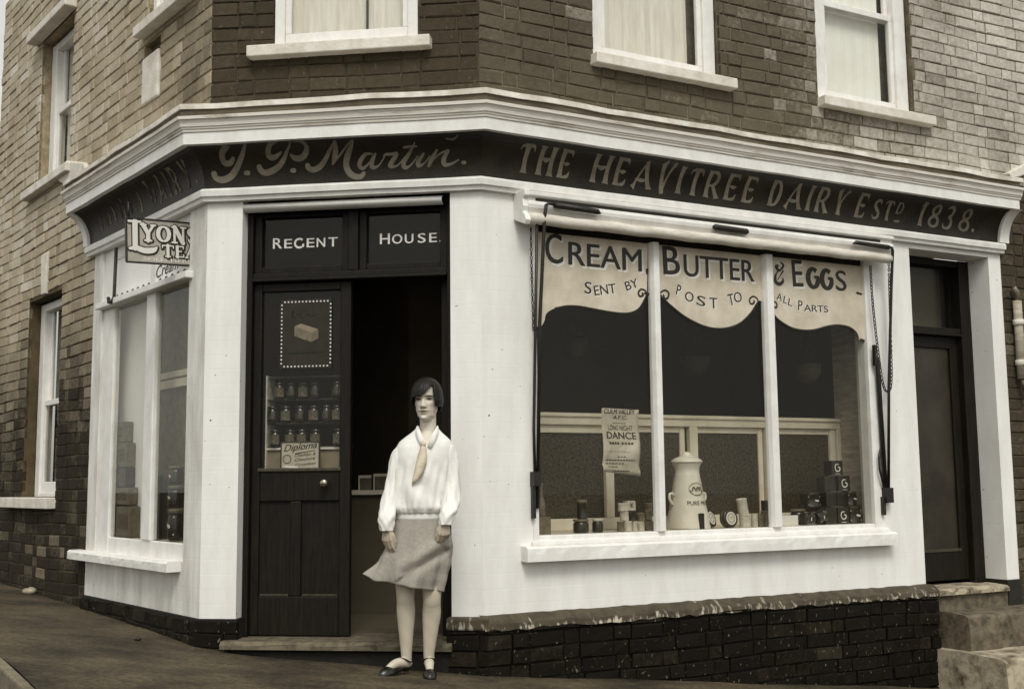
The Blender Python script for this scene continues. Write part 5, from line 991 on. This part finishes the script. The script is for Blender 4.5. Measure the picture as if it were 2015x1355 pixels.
for hip, knee, calf, ank, heel, toe in ((Q(-.555,-.30,.03), Q(-.564,-.56,-.005), Q(-.563,-.665,.022), Q(-.562,-.865,.035), Q(-.556,-.925,.055), Q(-.662,-.945,-.085)),
                                       (Q(-.43,-.30,.03), Q(-.427,-.575,-.005), Q(-.431,-.675,.022), Q(-.445,-.865,.03), Q(-.447,-.93,.05), Q(-.430,-.957,-.115))):
    limb([hip, hip.lerp(knee, .5), knee, knee.lerp(calf, .5), calf, calf.lerp(ank, .55), ank, ank+Vector((0,.004,-.03))], [.078,.066,.047,.046,.0475,.037,.0285,.028])
    mid = ank.lerp(toe, .5); mid.z = heel.z+.014
    limb([heel, ank+Vector((0,-.002,-.050)), mid, toe+Vector((0,.02,.002))], [.022,.0265,.023,.014])
def hand(W, d, l, n, sgn, curl=1.0, sc_=.93):
    """wrist, finger direction, direction to the thumb side, back of the hand"""
    d, l, n = d.normalized(), l.normalized(), n.normalized()
    limb([W-d*.035, W-d*.015, W+d*.005], [.017,.019,.0205])
    kn = []
    for i in range(4):
        off = (1.5-i)*.0185*sc_; k_ = W+d*(.078-.004*abs(i-1.3))*sc_+l*off+n*(.004-.003*abs(i-1.5)); kn.append(k_)
        body.tube([W+l*off*.55, k_], [.0125*sc_, .0108*sc_], 10); body.ball(k_, .0105*sc_)
        L3 = [(.040,.024,.019),(.044,.028,.020),(.041,.026,.020),(.032,.020,.017)][i]; a = 0; p = k_; pts = [p]
        for q, da in zip(L3, (24+6*i, 34, 24)):
            a += R(da)*curl; p = p+(d*math.cos(a)-n*math.sin(a)+l*.10*(1.5-i)*(.25))*q*sc_; pts.append(p)
        body.tube(pts, [.0092*sc_, .0086*sc_, .0078*sc_, .0066*sc_], 10); body.ball(pts[-1], .0066*sc_); body.ball(pts[1], .0086*sc_); body.ball(pts[2], .0078*sc_)
    t0 = W+d*.018+l*.016-n*.004; t1 = W+d*.050*sc_+l*.036*sc_-n*.010; t2 = W+d*.082*sc_+l*.040*sc_-n*.020; t3 = W+d*.104*sc_+l*.034*sc_-n*.028
    body.tube([t0, t1, t2, t3], [.0135*sc_, .0115*sc_, .0095*sc_, .0075*sc_], 10); body.ball(t1, .0115*sc_); body.ball(t2, .0095*sc_); body.ball(t3, .0075*sc_)
hand(Q(-.650,-.218,-.085), Vector((.02,-.10,-1)), Vector((.80,-.60,0)), Vector((-.60,-.80,.06)), 1, .75)
hand(Q(-.352,-.190,-.100), Vector((-.06,-.10,-1)), Vector((-.85,-.50,0)), Vector((.35,-.93,.06)), -1, 1.25)
M['skin'] = mat('skin_and_stockings', 176, .55, spec=.3, warm=1.1)
n_ = M['skin'].node_tree; at_ = n_.nodes.new('ShaderNodeAttribute'); at_.attribute_name = 'tone'; n_.links.new(at_.outputs['Color'], n_.nodes['Principled BSDF'].inputs['Base Color'])
bo = to_mesh_obj(body, 'body', M['skin'], .0034, 2, per)
me = bo.data; ca = me.color_attributes.new('tone', 'FLOAT_COLOR', 'POINT'); cols = []
for vtx in me.vertices:
    p = vtx.co; x, z = p.x+BX, p.z+BZ; t = 198.0
    if z < -.18 and z > -.36: t = 158
    if z < -.45: t = 178
    if z > ZCH-.01 and p.y < .02:
        hx, hy = hrot(1, 0); dx = (x-HX)*math.cos(-YAW)-(p.y)*math.sin(-YAW); v = (z-ZCH)/HH
        ax = abs(dx)
        def mix(t, tgt, k): return t+(tgt-t)*max(0, min(1, k))
        u = (ax-.0295)/.0135; ey = .495-.006*u*u                          # almond eye along u, v about ey
        t = mix(t, 140, .8*g2(ax-.029, .019)*g2(v-.525, .035))  # eye-socket shade painted into the skin tone
        t = mix(t, 30, 1.6*g2(ax-.030-.10*(v-.575), .0165)*g2(v-.578+.010*u*u, .0125))
        t = mix(t, 165, 1.3*g2(u, .95)*g2(v-ey, .014))
        t = mix(t, 12, 1.8*g2(ax-.0290, .0052)*g2(v-ey-.002, .015))
        t = mix(t, 22, 1.7*(1 if abs(u) < 1.05 else g2(abs(u)-1.05, .15))*g2(v-ey-.017+.004*u*u, .0085))
        t = mix(t, 110, .9*g2(u, 1.0)*g2(v-ey+.020, .008))
        t = mix(t, 84, 1.2*g2(dx, .019)*(g2(v-.205, .030))); t = mix(t, 34, 1.3*g2(dx, .022)*g2(v-.207-.004*(ax/.02), .008))
        t = mix(t, 52, 1.2*g2(ax-.009, .0045)*g2(v-.288, .014)); t = mix(t, 120, .7*g2(dx, .013)*g2(v-.150, .014))
        t = mix(t, 132, .6*g2(ax-.018, .004)*g2(v-.32, .05))
    t += 5*math.sin(p.x*70+p.z*31)*math.sin(p.z*43+p.y*50)*(z < -.45)
    cols += list(G(t, 1.1))
ca.data.foreach_set('color', cols)
# hair: bob with a swept fringe
FR_ = [(-.080,.30),(-.066,.36),(-.058,.52),(-.048,.550),(-.03,.560),(-.005,.585),(.016,.645),(.030,.74),(.038,.80),(.044,.80),(.050,.65),(.055,.47),(.058,.30),(.064,.2),(.08,.1)]
def fr(dx):
    for (a, p), (b, q) in zip(FR_, FR_[1:]):
        if a <= dx <= b: return p+(q-p)*(dx-a)/(b-a)
    return -1
h = MB(); NT, NV = 300, 190; vs = []; ok = []
rn = random.Random(12); ph = [rn.uniform(0, 6.28) for _ in range(6)]
for j in range(NV+1):
    v = .20+.80*j/NV
    for k in range(NT):
        th = 2*math.pi*k/NT; gv = .008+.006*max(0, 1-abs(v-.48)/.3)+.003*max(0, math.cos(th))*max(0, 1-abs(v-.45)/.2)
        x, y = headpt(th, v, gv)
        st = .0006*math.sin(th*23+4*v+ph[0])+.0005*math.sin(th*47+ph[1]+6*v); r_ = 1+st/.07; x *= r_; y *= r_
        lowlim = .34 if y < .02 else .24
        ok.append(not (y < -.012 and v < fr(x)) and v >= lowlim+.008*math.sin(th*9+1)); X, Y = hrot(x, y); vs.append(Q(HX+X, ZCH+HH*v, Y))
fs = []
for j in range(NV):
    for k in range(NT):
        q_ = (j*NT+k, j*NT+(k+1) % NT, (j+1)*NT+(k+1) % NT, (j+1)*NT+k)
        if sum(ok[i] for i in q_) >= 3: fs.append(q_)
fs.append(tuple(NV*NT+k for k in range(NT)))
h.add(vs, fs, True)
M['hair'] = mat('dark_bobbed_hair', 17, .5, var=9, scale=90, stretch=(1,1,.10), spec=.3, bump=.3, bscale=120)
ho = h.build('hair', M['hair'], per); s0 = ho.modifiers.new('m', 'SMOOTH'); s0.factor = .5; s0.iterations = 6; sm_ = ho.modifiers.new('s', 'SOLIDIFY'); sm_.thickness = .010; sm_.offset = -1
# blouse
M['blouse'] = mat('white_crepe_blouse', 226, .85, var=6, scale=14, warm=.6, bump=.12, bscale=240, spec=.15)
bl = MB(); TAB = [(-.183,-.487,.128,.100),(-.178,-.487,.131,.103),(-.152,-.487,.133,.104),(-.146,-.487,.140,.112),(-.125,-.486,.152,.124),(-.08,-.484,.154,.124),(0,-.478,.149,.116),(.09,-.470,.146,.110),(.15,-.466,.149,.104),(.19,-.463,.147,.094),(.217,-.460,.134,.084),(.240,-.457,.108,.074),(.262,-.454,.080,.066),(.283,-.451,.059,.059),(.302,-.449,.052,.057)]
NK = 120; rows = []
for i, (z, cx, hw, d) in enumerate(sum([[tuple(a+(b-a)*s/4 for a, b in zip(p, q)) for s in range(4)] for p, q in zip(TAB, TAB[1:])], [])+[TAB[-1]]):
    row = []
    for k in range(NK):
        a = 2*math.pi*k/NK; c, s = math.cos(a), math.sin(a)
        fo = 0
        if z < .12 and z > -.15: w_ = min(1, (z+.15)/.03)*min(1, (.14-z)/.1); fo = w_*(.0045*math.sin(9*a+z*14)+.003*math.sin(17*a-z*22+1)+.0025*math.sin(5*a+z*40))
        if -.15 < z < -.08: fo += .006*math.sin(26*a+2*math.sin(3*a))*(1-abs(z+.125)/.045 if abs(z+.125) < .045 else 0)
        x = cx+(hw+fo)*c; y = .015-(d+fo*1.4)*-s*-1 if 0 else .015+(d+fo*1.4)*s
        zz = z
        if s < 0 and z > .14:                                   # V neck and turned collar
            ax = abs(x-(-.447)); drop = max(0, 1-ax/.052); lim = .302-.115*drop; zz = min(z, lim) if drop > 0 else z
        row.append(Q(x, zz, y))
    rows.append(row)
bl.grid(rows, closed=True)
for pts, rad in (([(-.520,.212,.02),(-.545,.205,.018),(-.570,.188,.016),(-.592,.150,.015),(-.610,.08,.012),(-.630,-.02,.0),(-.646,-.11,-.035),(-.652,-.165,-.068),(-.653,-.20,-.083),(-.651,-.240,-.090)], [.024,.038,.045,.047,.045,.042,.045,.046,.040,.031]),
                 ([(-.400,.222,.02),(-.375,.215,.018),(-.352,.195,.015),(-.338,.155,.012),(-.326,.09,.01),(-.318,0.,0.),(-.322,-.09,-.04),(-.332,-.14,-.078),(-.343,-.172,-.096),(-.351,-.212,-.104)], [.024,.036,.043,.044,.042,.041,.044,.044,.038,.031])):
    p = smooth_path([q+(r,) for q, r in zip(pts, rad)], 7); n = 28; rr_ = []
    for i, (x, z, y, r) in enumerate(p):
        u = i/(len(p)-1); row = []
        for k in range(n):
            a = 2*math.pi*k/n; rr2 = r+.003*math.sin(4*a+u*22)*min(1, u*3)+.0022*math.sin(7*a-u*34)*(u > .35)
            row.append(Q(x+rr2*math.cos(a), z+.35*rr2*math.sin(a)*-.2, y+rr2*math.sin(a)*1.05))
        rr_.append(row)
    bl.grid(rr_, closed=True); b0 = len(bl.v)-n*len(rr_); bl.f.append(tuple(b0+k for k in range(n-1,-1,-1))); bl.sm.append(True)
    x, z, y, r = p[-1]
bo_ = bl.build('blouse', M['blouse'], per); sm_ = bo_.modifiers.new('s', 'SOLIDIFY'); sm_.thickness = .003; sm_.offset = 1
q = MB()
for s in (-1, 1):                                               # collar points laid on the front
    q.grid([[Q(-.447+s*.056,.296,-.035), Q(-.447+s*.060,.268,-.052), Q(-.447+s*.052,.238,-.072)], [Q(-.447+s*.034,.268,-.066), Q(-.447+s*.034,.240,-.076), Q(-.447+s*.040,.212,-.083)], [Q(-.447+s*.004,.196,-.088), Q(-.447+s*.012,.186,-.091), Q(-.447+s*.024,.180,-.093)]])
q.build('collar', M['blouse'], per, solid=.004)
M['tie'] = mat('pale_silk_tie', 196, .7, var=14, scale=20, warm=1.7)
q = MB(); rows = []
for x, z, w_, y in ((-.462,.200,.010,-.104),(-.463,.182,.014,-.108),(-.466,.15,.022,-.112),(-.470,.115,.026,-.116),(-.482,.07,.024,-.120),(-.498,.03,.017,-.122),(-.515,.0,.006,-.122)):
    rows.append([Q(x-w_, z, y+.006), Q(x-w_*.4, z, y-.004), Q(x+w_*.3, z-.004, y-.001), Q(x+w_, z-.002, y+.006)])
q.grid(rows); q.ball(Q(-.462,.203,-.102), .013, 1, .7, 1.1); q.build('neck_tie', M['tie'], per, solid=.003)
# skirt blown to the left
M['skirt'] = mat('pale_tweed_skirt', 150, .9, var=7, scale=60, warm=.55, bump=.25, bscale=260, spec=.1)
sk = MB(); rows = []; NU, NA = 44, 120
XL = [(0.,-.616),(.2,-.640),(.45,-.668),(.7,-.690),(1.,-.722)]; XR = [(0.,-.357),(.2,-.336),(.4,-.323),(.6,-.333),(.8,-.353),(1.,-.374)]
for i in range(NU+1):
    u = i/NU; xl, xr = lerp_tab(XL, u), lerp_tab(XR, u); row = []
    for k in range(NA):
        a = 2*math.pi*k/NA; c, s = math.cos(a), math.sin(a)
        x = (xl+xr)/2+(xr-xl)/2*c; d = .100+.035*min(1, u*1.6); y = .015+d*s*(1 if s < 0 else .95)
        f = u**1.3*(.010*math.sin(5*a+2.2*u)+.006*math.sin(11*a-3*u+1)); x += f*c; y += f*s*1.6
        zh = -.506-.045*max(0, (x+.60)/.226) if x > -.60 else -.506-.012*math.sin((x+.60)*20)
        z = -.168+(zh+.168)*u
        fl = g2(a-math.pi*1.02, .34)*max(0, (u-.45)/.55)**2; x -= .060*fl; z += .040*fl; y -= .03*fl
        if s < 0:
            ax, az, bx_, bz_ = -.545, -.455, -.360, -.345; t = max(0, min(1, ((x-ax)*(bx_-ax)+(z-az)*(bz_-az))/((bx_-ax)**2+(bz_-az)**2)))
            dd = math.hypot(x-ax-t*(bx_-ax), z-az-t*(bz_-az)); up = ((x-ax)*(bz_-az)-(z-az)*(bx_-ax)) > 0
            y += .026*g2(dd, .022)*(1 if up else .8)*min(1, 1.6*t+.25) - .016*g2(dd-.045, .03)*(0 if up else 1)
        row.append(Q(x, z, y))
    rows.append(row)
sk.grid(rows, closed=True); sk.build('skirt', M['skirt'], per, solid=.004)
# bar shoes
M['shoe'] = mat('black_leather_shoe', 18, .3, var=5, scale=30, spec=.6)
for H_, T_, ank in ((Q(-.553,-.952,.075), Q(-.682,-.962,-.115), Q(-.562,-.868,.035)), (Q(-.449,-.958,.070), Q(-.427,-.972,-.150), Q(-.445,-.868,.03))):
    ax_ = T_-H_; side = Vector((ax_.y, -ax_.x, 0)).normalized(); q = MB(); rows = []
    WT = [(0.,.020),(.06,.027),(.2,.031),(.45,.029),(.7,.037),(.86,.033),(.95,.021),(1.,.006)]; TP = [(0.,.058),(.08,.064),(.22,.054),(.42,.038),(.62,.036),(.75,.042),(.88,.036),(.95,.026),(1.,.012)]
    for i in range(29):
        u = i/28; c = H_+ax_*u; w_, tp = lerp_tab(WT, u), lerp_tab(TP, u); lo = .014 if u < .3 else max(0, .014*(1-(u-.3)/.25))
        rows.append([c+side*(w_*math.cos(a)*(1 if math.sin(a) > 0 else .92))+Vector((0,0,lo+(tp-lo)*max(0, math.sin(a))-(.004 if math.sin(a) < 0 else 0))) for a in [2*math.pi*k/20 for k in range(20)]])
    q.grid(rows, closed=True); q.f.append(tuple(range(19,-1,-1))); q.f.append(tuple(28*20+k for k in range(20))); q.sm += [True, True]
    hb = H_+ax_*.12; q.tube([hb+Vector((0,0,.018)), hb+Vector((0,0,-.006))], [.024,.020], 14)
    so = q.build('shoe', M['shoe'], per)
    st = ank+Vector((0,-.004,-.018)); fwd = ax_.normalized(); m_s = MB()
    m_s.tube([st+side*.034*math.cos(a)+fwd*(.004+.034*math.sin(a))+Vector((0,0,-.004-.018*abs(math.cos(a))**3+.004*math.sin(a))) for a in [R(-10+200*k/14) for k in range(15)]], .0065, 8, sx=.6)
    m_s.build('ankle_strap', M['shoe'], so)
